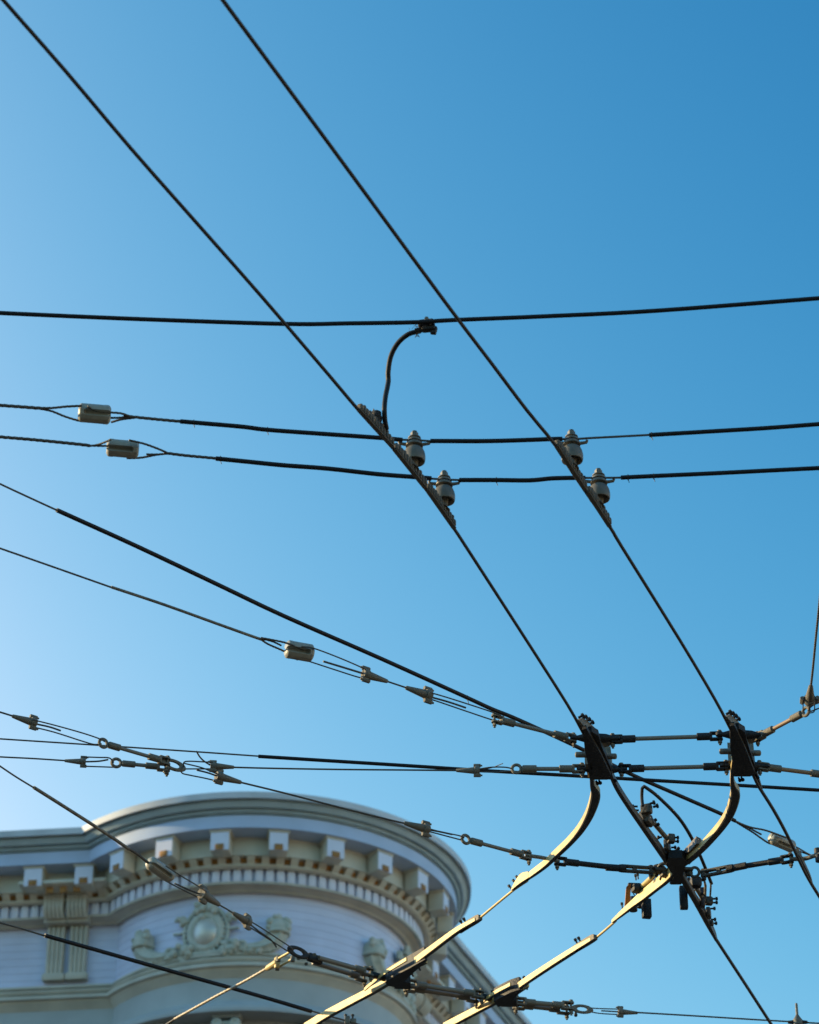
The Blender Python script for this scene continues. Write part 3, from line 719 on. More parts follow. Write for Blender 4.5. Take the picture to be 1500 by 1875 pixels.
# ------------------------------------------------------------------ the two switch crossovers
PX, PY = (1094, 1389), (1359, 1383)
GP = 'switch crossovers on the trolley wires'
def crossover(label):
    t = thing('switch_crossover', label, 'wire switch', P(*PX, 0), GP)
    b = MB(); b.slab([(1068, 1343), (1084, 1340), (1096, 1347), (1100, 1362), (1106, 1376), (1112, 1391), (1118, 1404), (1122, 1424), (1112, 1428), (1080, 1428), (1077, 1400), (1071, 1374)], .0, .022)
    b.build('base_plate', M['iron_dark'], t, smooth=20)
    w = MB(); w.slab([(1071, 1399), (1120, 1400), (1123, 1424), (1077, 1424)], .024, .095, .98)
    w.build('web', M['brass'], t, smooth=20)
    d = MB(); d.slab([(1066, 1336), (1074, 1334), (1101, 1382), (1119, 1420), (1110, 1424), (1090, 1382)], -.014, -.001); d.build('runner', M['iron_dark'], t, smooth=20)
    k = mpp(*PX)
    for y, xa, xb, dz in ((1351, 1050, 1130, .03), (1408, 1062, 1143, .03)):
        l = MB(); A, B = P(xa, y, dz), P(xb, y + 1, dz); L = (B - A).length; m = frame(A, B)
        l.lathe([(3.5 * k, -4 * k), (5 * k, 0), (4.6 * k, 8 * k), (8 * k, L * .25), (9 * k, L * .5), (8 * k, L * .75), (4.6 * k, L - 8 * k), (5 * k, L), (3.5 * k, L + 4 * k)], 16, m, 'X')
        for q in (0, L): l.lathe([(6 * k, -2.6 * k), (6 * k, 2.6 * k)], 16, m @ Matrix.Translation((q, 0, 0)))
        l.build('cross_arm', M['iron_dark'], t)
    h = MB(); h.lathe([(.001, .028), (.016, .024), (.024, .012), (.026, 0)], 20, Matrix.Translation(P(1103, 1362, .032)) @ Matrix.Diagonal((1.3, 1, 1, 1))); h.build('hump', M['iron'], t)
    for xa, xb, y in ((1054, 1076, 1382), (1108, 1129, 1385)):
        l = MB(); A, B = P(xa, y, .025), P(xb, y, .025); L = (B - A).length; m = frame(A, B)
        l.lathe([(2 * k, -1 * k), (4.6 * k, 0), (5.6 * k, 2 * k), (5.6 * k, L - 2 * k), (4.6 * k, L), (2 * k, L + k)], 14, m, 'X'); l.build('stub_lug', M['iron'], t)
    # wire end clamp with its bolts
    c = MB(); A, B = P(1057, 1316, .012), P(1086, 1352, .012); m = frame(A, B) @ Matrix.Scale(k, 4); L = (B - A).length / k
    c.prism([m @ Vector(p) for p in ((0, -3.5, -4), (L, -5, -4), (L, -5, 20), (L * .55, -4.5, 17), (L * .2, -4, 9))], [m @ Vector(p) for p in ((0, 3.5, -4), (L, 5, -4), (L, 5, 20), (L * .55, 4.5, 17), (L * .2, 4, 9))])
    e = c.build('end_clamp', M['iron'], t, smooth=20); bb = MB()
    for u, z in ((.08, 5), (.3, 11), (.52, 15), (.72, 17)):
        bb.hexbolt(m @ Vector((L * u, 0, z)), m.to_3x3() @ Vector((.15, -1, .45)), 4.3 * k, 12 * k)
    bb.build('bolt', M['iron_dark'], e)
    f = MB()
    for x, y in ((1092, 1430), (1097, 1429), (1124, 1425)): f.hexbolt(P(x, y, .012), (.3, -.4, -1), 3.4 * k, 10 * k)
    f.build('bolt', M['iron_dark'], t)
    return t
pan = crossover('switch crossover plate, farther of the two from the edge of the sky, over the turret side')
pan['label'] = 'black switch crossover where the feeder-jumper trolley wire ends, nearer the turret'
pan2 = copy_tree(pan, None, 'black switch crossover under the long orange pull rod, away from the turret', GP)
pan2.location = P(*PY, 0)

# ------------------------------------------------------------------ rails (switch runners)
def rail(px, hs_, dz=0.0, w=None, n=8, lip=0.0):
    """px: (x, y, width px); hs_: (height px start, end)"""
    mb = MB(); pts = cat([Vector((*P(p[0], p[1], dz)[:2], P(p[0], p[1], dz).z)) for p in px], n)
    ws = [v.x for v in cat([Vector((p[2], 0, 0)) for p in px], n)]; k = mpp(px[0][0], px[0][1]); N = len(pts); rows = []
    hl = [max(.5, v.x) for v in cat([Vector((q_, 0, 0)) for q_ in hs_], n)] if len(hs_) == len(px) and len(px) > 2 else None
    for i, p in enumerate(pts):
        tt = (pts[min(i + 1, N - 1)] - pts[max(i - 1, 0)]); tt.z = 0; tt.normalize(); s = Vector((-tt.y, tt.x, 0))
        h = (hl[i] if hl else hs_[0] + (hs_[1] - hs_[0]) * i / (N - 1)) * k; a = ws[i] * .5 * k; c = min(a, h) * .25; tw_ = a * (1 + lip)
        rows.append([p + s * u + Vector((0, 0, z)) for u, z in ((-a + c, 0), (a - c, 0), (a, c), (tw_, h - c * .5), (tw_ - c * .5, h), (-tw_ + c * .5, h), (-tw_, h - c * .5), (-a, c))])
    vs = sum(rows, []); fs = []
    for i in range(N - 1):
        for j in range(8): fs.append((i * 8 + j, i * 8 + (j + 1) % 8, (i + 1) * 8 + (j + 1) % 8, (i + 1) * 8 + j))
    fs += [tuple(range(8)), tuple(range((N - 1) * 8 + 7, (N - 1) * 8 - 1, -1))]
    mb.add(vs, fs)
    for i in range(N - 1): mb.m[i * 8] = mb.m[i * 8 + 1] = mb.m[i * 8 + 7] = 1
    return mb
def bolts(spots, dz, r, L, d, name, parent, m='iron_dark'):
    for x, y in spots:
        b = MB(); k = mpp(x, y); b.hexbolt(P(x, y, dz), d, r * k, L * k); b.build(name, M[m], parent)
GR = 'curved switch rails'
r1 = thing('switch_rail', 'curved switch rail dropping from the crossover nearer the turret, half sunlit', 'switch rail', P(1085, 1420), GR)
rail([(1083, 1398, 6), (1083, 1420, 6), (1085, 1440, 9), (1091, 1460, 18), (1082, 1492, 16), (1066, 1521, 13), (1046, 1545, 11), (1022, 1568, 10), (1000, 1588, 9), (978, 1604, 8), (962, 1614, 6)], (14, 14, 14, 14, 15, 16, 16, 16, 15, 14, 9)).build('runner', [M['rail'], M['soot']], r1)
c = rail([(970, 1609, 7), (958, 1617, 8), (948, 1624, 7), (938, 1631, 4)], (14, 19, 14, 4), .0).build('end_clamp', [M['rail'], M['soot']], r1)
bolts([(957, 1607), (950, 1610), (944, 1617), (936, 1627)], .03, 3, 9, (-.5, .2, .8), 'bolt', r1)
r2 = thing('switch_rail', 'curved switch rail dropping from the far crossover to the black frog', 'switch rail', P(1350, 1430), GR)
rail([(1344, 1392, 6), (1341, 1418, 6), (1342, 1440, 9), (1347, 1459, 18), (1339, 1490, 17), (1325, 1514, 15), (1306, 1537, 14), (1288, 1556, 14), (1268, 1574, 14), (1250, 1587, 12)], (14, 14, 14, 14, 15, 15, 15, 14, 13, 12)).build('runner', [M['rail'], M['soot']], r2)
b = MB(); b.slab([(1254, 1568), (1276, 1544), (1284, 1548), (1290, 1556), (1262, 1584)], .022, .05); b.build('splice_plate', M['rail_shaded'], r2, smooth=20)
bolts([(1256, 1566), (1260, 1563)], .03, 3.2, 9, (-.6, 0, .7), 'bolt', r2)

# wire and heavy rail running on from the first switch rail
tag(wire(MB(), [(966, 1613), (952, 1622), (938, 1632), (910, 1655), (880, 1680), (862, 1694)], .012, 4.6, n=3).build('trolley_wire', M['rail']), 'short bright trolley wire between the curved rail and the long sunlit bar over the turret', 'trolley wire', 'short sunlit trolley wires')
GL = 'long sunlit rails'
def long_rail(label, body, hb, clampx, wing1, wing2, plate, block, bol, origin):
    t = thing('crossing_rail', label, 'rail', P(*origin), GL)
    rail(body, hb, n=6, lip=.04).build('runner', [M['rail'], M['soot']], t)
    rail(clampx, (4, 11, 13, 13, 12), .0, n=6).build('end_clamp', [M['ear'], M['soot']], t)
    for w_ in (wing1, wing2): rail(w_, (7, 7), .012, n=4).build('guide_strip', [M['rail'], M['soot']], t)
    f = MB(); f.slab(plate, -.006, .05, .96); f.slab(block, .0, .045, .95); f.build('frog_block', M['iron_dark'], t, smooth=20)
    bolts(bol, .03, 3.2, 10, (-.4, -.6, .5), 'bolt', t)
    return t
long_rail('long sunlit rail crossing the turret face at the nearer black frog',
          [(872, 1688, 7), (840, 1708, 9), (800, 1738, 9), (760, 1768, 8), (730, 1790, 8), (700, 1811, 9), (650, 1838, 9), (600, 1865, 9), (560, 1890, 9)], (7, 11, 13, 14, 14, 15, 16, 17, 18),
          [(881, 1684, 5), (879, 1685.5, 9), (870, 1691.5, 10), (856, 1700, 9), (842, 1709, 8)],
          [(745, 1760, 3), (705, 1785, 3), (668, 1815, 3)], [(782, 1764, 3), (760, 1776, 3), (735, 1796, 3)],
          [(706, 1798), (722, 1788), (750, 1773), (778, 1757), (783, 1759), (760, 1779), (733, 1804), (724, 1808), (708, 1805)],
          [(724, 1796), (752, 1800), (752, 1812), (722, 1811)],
          [(853, 1689), (847, 1693), (757, 1788), (770, 1777), (672, 1828), (703, 1792)], (872, 1688))
long_rail('long sunlit rail crossing the sky and the bracketed eave at the second black frog',
          [(1084, 1724, 7), (1052, 1745, 9), (1010, 1772, 9), (965, 1802, 8), (928, 1828, 8), (890, 1848, 9), (850, 1869, 9), (815, 1888, 9)], (7, 11, 12, 13, 13, 14, 15, 16),
          [(1092, 1720, 5), (1090, 1721.5, 9), (1080, 1728, 10), (1066, 1736.5, 9), (1050, 1746, 8)],
          [(935, 1806, 3), (902, 1824, 3), (872, 1848, 3)], [(968, 1808, 3), (950, 1820, 3), (930, 1836, 3)],
          [(904, 1834), (916, 1827), (936, 1817), (952, 1812), (956, 1814), (940, 1829), (926, 1841), (912, 1844)],
          [(920, 1830), (946, 1832), (947, 1844), (918, 1844)],
          [(1063, 1724), (1057, 1727), (963, 1796), (966, 1812), (905, 1822)], (1084, 1724))
# ------------------------------------------------------------------ black frog where rail and wire cross, with its arms
fr = thing('wire_frog', 'black frog plate where the two trolley lines cross in the open sky', 'wire switch', P(1238, 1595))
f = MB(); f.slab([(1224, 1571), (1250, 1571), (1258, 1578), (1251, 1602), (1248, 1620), (1228, 1620), (1234, 1606), (1220, 1584)], -.004, .03, .96)
f.build('plate', M['iron_dark'], fr, smooth=20)
a = rail([(1118, 1420, 7), (1130, 1446, 8), (1150, 1478, 8), (1175, 1514, 9), (1204, 1556, 9), (1226, 1588, 9)], (13, 14), n=5).build('entry_rail', [M['rail_shaded'], M['soot']], fr)
rail([(1186, 1520, 4), (1210, 1552, 4), (1222, 1572, 3)], (6, 6), .032, n=4).build('guide_strip', [M['brass'], M['soot']], fr)
a = rail([(1236, 1602, 9), (1222, 1616, 9), (1200, 1633, 8), (1178, 1650, 8), (1160, 1662, 7), (1140, 1677, 6), (1122, 1690, 4)], (20, 22, 22, 20, 15, 11, 6), n=5).build('exit_rail', [M['rail'], M['soot']], fr, 'sunlit pale exit rail')
rail([(1212, 1612, 5), (1196, 1624, 5), (1176, 1640, 5)], (9, 9), .036, n=4).build('guide_strip', [M['rail'], M['soot']], fr)
a = rail([(1246, 1604, 11), (1262, 1632, 11), (1280, 1664, 10), (1296, 1694, 9), (1312, 1724, 5)], (14, 7), n=5).build('exit_rail', [M['rail_shaded'], M['soot']], fr, 'dark exit rail in shade')
rail([(1276, 1646, 4), (1290, 1668, 4), (1300, 1690, 3)], (6, 6), .030, n=4).build('guide_strip', [M['brass'], M['soot']], fr)
rail([(1298, 1694, 4), (1308, 1712, 5), (1313, 1724, 3)], (14, 5), .008, n=3).build('end_clamp', [M['ear'], M['soot']], fr)
k = mpp(1238, 1595)
bolts([(1222, 1566), (1233, 1567), (1252, 1567), (1259, 1571), (1255, 1606), (1250, 1618), (1228, 1618), (1216, 1580)], .022, 3.4, 10, (.1, -.7, .5), 'bolt', fr)
def kbox(mb, x, y, dz, d, rot=0.0, bev=1.5):
    mb.box((0, 0, 0), d, Matrix.Translation(P(x, y, dz)) @ Matrix.Rotation(rot, 4, 'Z') @ Matrix.Scale(k, 4), bev); return mb
# pull rod assembly on the entry rail
b = MB(); kbox(b, 1187, 1500, .035, (12, 22, 20), -.5, 4); b.lathe([(6 * k, -.014), (9 * k, -.006), (9 * k, .008), (5 * k, .016)], 14, Matrix.Translation(P(1190, 1506, .03)) @ Matrix.Rotation(.9, 4, 'Y')); kbox(b, 1184, 1482, .06, (20, 14, 18), -.4, 3); b.lathe([(.02, -.012), (.02, .012)], 14, Matrix.Translation(P(1180, 1494, .045)) @ Matrix.Rotation(1.2, 4, 'Y'))
br = b.build('pivot_block', M['iron_mid'], fr)
bolts([(1168, 1477), (1170, 1484)], .06, 3.6, 13, (-1, 0, .05), 'bolt', fr); bolts([(1190, 1472), (1196, 1478)], .065, 4.4, 11, (.9, -.2, .2), 'bolt', fr)
b = MB(); b.tube([P(1188, 1496, .055), P(1222, 1536, .05)], 4.4 * k, 14); b.build('pull_rod', M['brass'], fr)
b = MB(); kbox(b, 1229, 1536, .05, (14, 14, 17), .2, 3); kbox(b, 1222, 1550, .04, (9, 24, 20), -.3, 2); kbox(b, 1228, 1566, .03, (8, 20, 14), -.2, 2); b.build('link_block', M['iron_mid'], fr)
bolts([(1234, 1534), (1234, 1541), (1229, 1552), (1230, 1570)], .05, 3.4, 10, (1, -.1, 0), 'bolt', fr)
bolts([(1212, 1533)], .05, 3.6, 9, (-1, -.2, -.2), 'bolt', fr)
bolts([(1176, 1500), (1194, 1506), (1199, 1514), (1216, 1546), (1219, 1558), (1236, 1558)], .045, 3.2, 11, (.7, -.5, .3), 'bolt', fr)
bolts([(1262, 1622), (1270, 1634), (1284, 1660), (1291, 1676), (1218, 1608), (1207, 1616)], .04, 3.0, 10, (.5, -.4, .7), 'bolt', fr)
# link plates each side
for s, (x, y) in ((-1, (1212, 1590)), (1, (1272, 1596))):
    b = MB()
    if s < 0:
        kbox(b, 1208, 1594, .04, (26, 18, 9), .1, 4); b.torus(P(1216, 1588, .05), Vector((0, .3, 1)), .02, .006, 18, 8); b.torus(P(1206, 1592, .055), Vector((0, .3, 1)), .022, .006, 18, 8)
        kbox(b, 1219, 1600, .03, (20, 14, 14), .4, 3); b.build('link_plate', M['iron_mid'], fr)
    else:
        b.torus(P(1272, 1597, .035), Vector((.1, 1, .5)), 8.5 * k, 2.8 * k, 22, 8); kbox(b, 1258, 1600, .035, (22, 12, 9), 0, 3); kbox(b, 1260, 1592, .045, (20, 12, 7), .1, 3); b.build('link_plate', M['iron_mid'], fr)
bolts([(1199, 1587), (1204, 1600), (1212, 1606), (1262, 1607)], .04, 3.4, 12, (-.2, -.6, -.6), 'bolt', fr)

# solenoids on both exit rails
so1 = thing('switch_solenoid', 'orange rusted solenoid box hung on the sunlit exit rail', 'solenoid', P(1165, 1650), 'solenoids at the black frog')
b = MB()
b.prism([P(x, y, z) for x, y, z in ((1147, 1624, .062), (1156, 1617, .062), (1153, 1664, .03), (1144, 1666, .03))], [P(x, y, z) + Vector((.0, .035, 0)) for x, y, z in ((1147, 1624, .062), (1156, 1617, .062), (1153, 1664, .03), (1144, 1666, .03))])
b.build('cover_plate', M['orange'], so1, smooth=20)
b = MB(); b.lathe([(8 * k, 0), (8 * k, .05), (6.5 * k, .056)], 16, Matrix.Translation(P(1160, 1668, .02))); b.build('coil', M['coil'], so1)
b = MB(); b.lathe([(6 * k, 0), (6 * k, .052)], 14, Matrix.Translation(P(1173, 1662, .022))); b.build('spring_case', M['iron_dark'], so1); b = MB(); kbox(b, 1172, 1628, .055, (32, 18, 16), .35, 4); kbox(b, 1162, 1622, .068, (26, 10, 10), .1, 3); b.build('housing', M['iron_dark'], so1)
b = MB()
for i in range(4): b.tube(cat([P(1163 + 3 * i, 1626, .062), P(1160 + 5 * i, 1636, .05), P(1166 + 4 * i, 1644, .036), P(1162 + 5 * i, 1654, .03)], 5), 1.1 * k, 6)
b.build('lead_wire', M['rubber'], so1)
b = MB(); b.tube([P(1178, 1622, .06), P(1199, 1602, .055)], 5.2 * k, 14); b.build('plunger_tube', M['rail'], so1)
b = MB(); kbox(b, 1184, 1664, .004, (17, 14, 38), .2, 2); b.build('terminal_box', M['iron_dark'], so1)
bolts([(1140, 1664), (1165, 1612), (1169, 1610)], .05, 2.6, 12, (-.1, -.2, 1), 'bolt', so1)
so2 = thing('switch_solenoid', 'dark solenoid frame hung on the shaded exit rail', 'solenoid', P(1285, 1640), 'solenoids at the black frog')
b = MB(); kbox(b, 1252, 1644, -.004, (15, 13, 46), 0, 2); b.build('terminal_box', M['iron_dark'], so2)
b = MB(); kbox(b, 1286, 1644, .035, (9, 12, 40), 0, 2); b.build('coil', M['coil'], so2); b = MB(); kbox(b, 1274, 1616, .05, (22, 20, 22), .2, 6); b.build('housing', M['iron_dark'], so2)
b = MB(); b.tube([P(1271, 1612, .06), P(1290, 1612, .06), P(1292, 1622, .055), P(1291, 1652, .035)], 2.6 * k, 8); b.build('bracket', M['iron'], so2)
b = MB(); b.tube([P(1270, 1618, .045), P(1292, 1654, .03)], 4.2 * k, 12); b.build('plunger_tube', M['brass'], so2)
b = MB(); kbox(b, 1298, 1650, .035, (15, 13, 16), .2, 3); kbox(b, 1298, 1672, .02, (8, 22, 18), -.2, 2); kbox(b, 1303, 1690, .012, (8, 12, 10), -.2, 2); b.build('rod_block', M['iron_mid'], so2)
bolts([(1305, 1646), (1305, 1653), (1301, 1664), (1302, 1684), (1304, 1691), (1278, 1637)], .035, 3.4, 10, (1, -.1, 0), 'bolt', so2)
ju = [P(1177, 1476, .06), P(1175.5, 1460, .095), P(1176, 1444, .12), P(1180, 1440, .125), P(1204, 1458, .125), P(1240, 1494, .125), P(1262, 1526, .12), P(1280, 1562, .11), P(1292, 1590, .095), P(1303, 1618, .08)]
t = thing('jumper_cable', 'black jumper cable arching over the black frog', 'cable', ju[0])
MB().tube(cat(ju[:3], 5) , 3.0 * k, 10).build('sleeve', M['rubber'], t)
MB().tube(ju[2:4] + cat(ju[3:], 6)[1:], 3.2 * k, 12).build('sleeve', M['rubber'], t)
MB().tube([P(1302, 1615, .08), P(1301.5, 1630, .065), P(1300, 1648, .045)], 1.9 * k, 10).build('bare_end', M['brass'], t)

# ------------------------------------------------------------------ wires running on beyond the switches
tag(wire(MB(), [(1310, 1718), (1340, 1764), (1370, 1810), (1412, 1875), (1430, 1903)], .006, 6.0, 0, 8, n=3).build('trolley_wire', M['wire']), 'dark trolley wire running on from the shaded exit rail of the frog', 'trolley wire', GW)
t = thing('trolley_wire', 'dark trolley wire running on from the far crossover past the bright strain insulator', 'trolley wire', P(1380, 1425), GW)
wire(MB(), [(1372, 1402), (1382, 1424), (1392, 1444), (1416, 1482), (1440, 1526), (1462, 1572), (1480, 1608), (1500, 1641), (1520, 1672)], .006, 6.2, 0, 8, n=3).build('wire', M['wire'], t)
rail([(1384, 1416, 5), (1391, 1436, 4), (1396, 1446, 2)], (12, 3), .008, n=3).build('end_clamp', [M['ear'], M['soot']], t)
tag(wire(MB(), [(1128, 1686), (1110, 1702), (1086, 1722), (1074, 1731)], .012, 4.6, n=3).build('trolley_wire', M['rail']), 'short bright trolley wire between the orange solenoid and the second sunlit bar', 'trolley wire', 'short sunlit trolley wires')

# ------------------------------------------------------------------ tie rods around the crossovers
DR_ = .03
tie_rod((1126, 1354), (1314, 1348), DR_, 'upper tie rod between the two switch crossovers', ms='iron_dark')
tie_rod((1142, 1408), (1326, 1403), DR_, 'lower tie rod between the two switch crossovers', ms='iron_dark')
tie_rod((909, 1317), (1047, 1352), DR_, 'sloping grey tie rod from the double guy loop to the crossover nearer the turret')
tie_rod((946, 1408), (1062, 1408), DR_, 'level eye rod below the sloping one at the crossover nearer the turret', ea='eye')
tie_rod((1476, 1303), (1390, 1349), DR_, 'orange eye rod slanting up from the far crossover', ea='eye', m='rod_orange', ms='brass')
tie_rod((1395, 1404), (1520, 1420), DR_, 'tan tie rod leaving the far crossover at the edge of the sky', m='rod_orange', ms='brass')
# black rods and slotted links at the frog
tie_rod((1024, 1577), (1137, 1590), DR_, 'black insulated rod between the sunlit curved rail and the frog', eb='none', m='iron_dark', ms='iron_dark', w=10, sock=13, group='black insulated rods')
tie_rod((1444, 1573), (1340, 1590), DR_, 'black insulated rod between the frog and the hanger arm', eb='none', m='iron_dark', ms='iron_dark', w=10, sock=13, group='black insulated rods')
def link_bar(a, b, label, dz=DR_):
    A, B = P(*a, dz), P(*b, dz); k = mpp(*a, dz); L = (B - A).length / k
    t = local_thing('slotted_link', label, 'link', 'slotted links at the frog'); m = MB()
    for s in (-1, 1): m.box((L / 2, 0, s * 4.6), (L, 9, 4.6), None, 1)
    for x in (3, L * .42, L - 4): m.box((x, 0, 0), (8, 8, 6), None, 1)
    m.build('bar', M['iron_mid'], t)
    q = MB(); q.lathe([(7.5, -3), (7.5, 9)], 14, None, 'X'); q.lathe([(6.6, -28), (6.6, -2)], 14, None, 'X'); q.build('socket', M['iron_dark'], t)
    bb = MB(); bb.lathe([(2.6, -14), (2.6, 9)], 8, Matrix.Translation((L - 5, 0, 0))); bb.lathe([(4.8, -12), (4.8, -8)], 6, Matrix.Translation((L - 5, 0, 0))); bb.lathe([(4.8, 6), (4.8, 9)], 6, Matrix.Translation((L - 5, 0, 0))); bb.build('bolt', M['iron_dark'], t)
    t.matrix_world = frame(A, B) @ Matrix.Scale(k, 4); return t
link_bar((1137, 1590), (1197, 1594), 'grey slotted link beside the orange solenoid')
link_bar((1340, 1590), (1284, 1601), 'grey slotted link between the frog ring and the hanger arm rod')
t = thing('eye_rod', 'thin eye rod passing behind the sunlit curved rail', 'tie rod', P(853, 1537), 'eye rods in the guy wires')
t.location = (0, 0, 0); bpy.data.objects.remove(t)
GE = 'eye rods in the guy wires'
tie_rod((853, 1537), (965, 1567), DR_, 'grey eye rod in front of the turret cornice edge, leading to the curved rail', ea='eye', w=7, sock=13, ls=24, group=GE)
tag(MB().tube(PL([(962, 1566), (990, 1570), (1024, 1577)], DR_), 3.6 * mpp(990, 1570)).build('drop_bar', M['iron']), 'short dark bar joining two rods behind the sunlit curved rail', 'bar')
# hanger on the lower wire at the edge of the frame
t = thing('wire_hanger', 'Y shaped hanger on the trolley wire below the bright strain insulator', 'wire clamp', P(1470, 1580))
k2 = mpp(1470, 1580)
rail([(1461, 1566, 5), (1472, 1588, 6), (1482, 1608, 6), (1488, 1622, 3)], (14, 4), .008, n=4).build('ear_bar', [M['ear'], M['soot']], t)
b = MB(); b.tube(cat([P(1448, 1573, .03), P(1462, 1573, .035), P(1476, 1572, .035), P(1492, 1567, .035), P(1512, 1562, .035), P(1560, 1553, .035)], 4), 4 * k2, 12); b.tube([P(1462, 1560, .04), P(1470, 1578, .02)], [2.5 * k2, 4 * k2], 10); b.build('arm', M['iron'], t)
b = MB(); b.lathe([(7 * k2, -.012), (7 * k2, .012)], 14, Matrix.Translation(P(1498, 1560, .05))); b.lathe([(7 * k2, -.012), (7 * k2, .012)], 14, Matrix.Translation(P(1500, 1572, .02))); b.build('clevis', M['iron_dark'], t)
bolts([(1459, 1561), (1467, 1565), (1498, 1566)], .045, 3, 8, (-.3, -.5, .5), 'bolt', t, 'brass')

# ------------------------------------------------------------------ guy wires and their fittings
GG = 'guy wires'
# upper guy passing above the crossovers
CD = .20
t = guy('guy_cable', 'long black guy cable slanting from the open sky above both crossovers', 'guy wire', GG)
wire(MB(), [(-40, 866), (0, 886), (60, 914), (108, 936)], CD, 3.6, 4, 0).build('strand', M['strand'], t)
wire(MB(), [(104, 934), (250, 1000), (400, 1071), (520, 1128), (700, 1207), (850, 1275), (900, 1298), (940, 1314), (1000, 1341), (1068, 1373), (1154, 1417), (1240, 1455), (1320, 1490), (1346, 1503)], CD, 7.6, n=4, seg=12).build('sleeve', M['rubber'], t)
wire(MB(), [(1342, 1501), (1356, 1508), (1375, 1515), (1400, 1520), (1421, 1527), (1440, 1534)], CD, 3.4, twisted=True).build('loop', M['strand'], t)
wire(MB(), [(1344, 1503), (1362, 1514), (1380, 1525), (1394, 1535), (1411, 1545), (1430, 1544)], CD, 3.4, twisted=True).build('loop', M['strand'], t)
wire(MB(), [(1350, 1505), (1370, 1515), (1394, 1528)], CD, 3.4, twisted=True).build('tail', M['strand'], t)
ties(MB(), [(856, 1278)], CD, 7).build('cable_tie', M['rubber'], t)
strain_insulator((1412, 1534), (1452, 1551), CD, 'bright sunlit strain insulator beside the hanger on the trolley wire', 24, R(45))
t = guy('guy_wire', 'short pair of thin wires behind the bright sunlit strain insulator', 'guy wire', GG)
wire(MB(), [(1446, 1546), (1462, 1553), (1481, 1564), (1500, 1571)], CD, 2.8, 0, 2).build('strand', M['strand'], t)
wire(MB(), [(1452, 1554), (1470, 1561), (1496, 1570)], CD, 2.8, 0, 2).build('strand', M['strand'], t)
# second guy with insulator and two wedges
D2 = .03
t = guy('guy_wire', 'guy wire below the long black one, ending in a strain insulator in open sky', 'guy wire', GG)
wire(MB(), [(-40, 990), (0, 1004), (100, 1039), (208, 1077)], D2, 3.6, 4, 0).build('strand', M['strand'], t)
wire(MB(), [(204, 1075), (300, 1107), (400, 1143), (470, 1168), (484, 1172)], D2, 5.4, n=4).build('sleeve', M['iron'], t)
wire(MB(), [(478, 1168), (500, 1172), (526, 1178), (556, 1190)], D2, 3.6, twisted=True).build('loop', M['strand'], t)
wire(MB(), [(478, 1171), (492, 1180), (521, 1193), (545, 1208)], D2, 3.6, twisted=True).build('loop', M['strand'], t)
wire(MB(), [(482, 1170), (500, 1175), (515, 1182)], D2, 3.4, twisted=True).build('tail', M['strand'], t)
strain_insulator((523, 1188), (573, 1197), D2, 'strain insulator in open sky ahead of two wedge clamps in line', 34, R(112))
t = guy('guy_wire', 'short guy wire carrying two wedge clamps nose to nose beside the long black cable', 'guy wire', GG)
wire(MB(), [(552, 1184), (574, 1187), (620, 1204), (664, 1223), (670, 1227)], D2, 2.6).build('loop', M['strand'], t)
wire(MB(), [(545, 1205), (566, 1211), (612, 1226), (660, 1241), (670, 1239)], D2, 2.6).build('loop', M['strand'], t)
wire(MB(), [(592, 1211), (625, 1221), (664, 1233)], D2, 3.8).build('tail', M['strand'], t)
wire(MB(), [(704, 1246), (725, 1253), (746, 1260)], D2, 3.2).build('strand', M['strand'], t)
wire(MB(), [(780, 1270), (794, 1270), (850, 1287), (910, 1307), (918, 1313)], D2, 2.6).build('loop', M['strand'], t)
wire(MB(), [(780, 1279), (794, 1282), (850, 1301), (904, 1319), (914, 1319)], D2, 2.6).build('loop', M['strand'], t)
wire(MB(), [(780, 1274), (820, 1285), (853, 1296)], D2, 3.6).build('tail', M['strand'], t)
wedge_clamp((710, 1248), (670, 1235), D2, 'wedge clamp next to the strain insulator in open sky')
wedge_clamp((743, 1259), (784, 1273), D2, 'wedge clamp nose to nose with the one behind the strain insulator')
# third: top of the forked pair
t = guy('guy_wire', 'thin guy wire entering the forked group above the turret from higher up', 'guy wire', GG)
wire(MB(), [(-40, 1292), (0, 1304), (26, 1312)], DR_, 3.4, 4, 0).build('strand', M['strand'], t)
wire(MB(), [(60, 1318), (100, 1328), (150, 1342), (180, 1352), (192, 1358)], DR_, 2.6).build('loop', M['strand'], t)
wire(MB(), [(60, 1331), (100, 1341), (150, 1357), (172, 1363), (186, 1362)], DR_, 2.6).build('loop', M['strand'], t)
wire(MB(), [(62, 1325), (90, 1331), (111, 1338)], DR_, 3.4).build('tail', M['strand'], t)
wedge_clamp((22, 1311), (61, 1323), DR_, 'wedge clamp at the head of the upper forked guy wire')
tie_rod((189, 1361), (303, 1394), DR_, 'sloping eye rod of the forked pair above the turret', ea='eye', w=7, sock=13, ls=24, group=GE)
t = guy('guy_wire', 'thin level guy wire entering the forked group above the turret lower down', 'guy wire', GG)
wire(MB(), [(-40, 1383), (0, 1386), (60, 1389), (122, 1393)], DR_, 3.0, 4, 0).build('strand', M['strand'], t)
wire(MB(), [(150, 1386), (180, 1387), (200, 1388), (208, 1396)], DR_, 2.6).build('loop', M['strand'], t)
wire(MB(), [(150, 1403), (180, 1404), (208, 1405)], DR_, 2.6).build('loop', M['strand'], t)
wire(MB(), [(152, 1395), (180, 1394), (198, 1391)], DR_, 3.2).build('tail', M['strand'], t)
wedge_clamp((118, 1393), (153, 1395), DR_, 'wedge clamp at the head of the lower forked guy wire')
tie_rod((213, 1397), (302, 1405), DR_, 'level eye rod of the forked pair above the turret', ea='eye', w=7, sock=12, ls=24, group=GE)
sh = thing('shackle', 'iron shackle joining both eye rods to two wedge clamps above the turret', 'shackle', P(318, 1401, DR_))
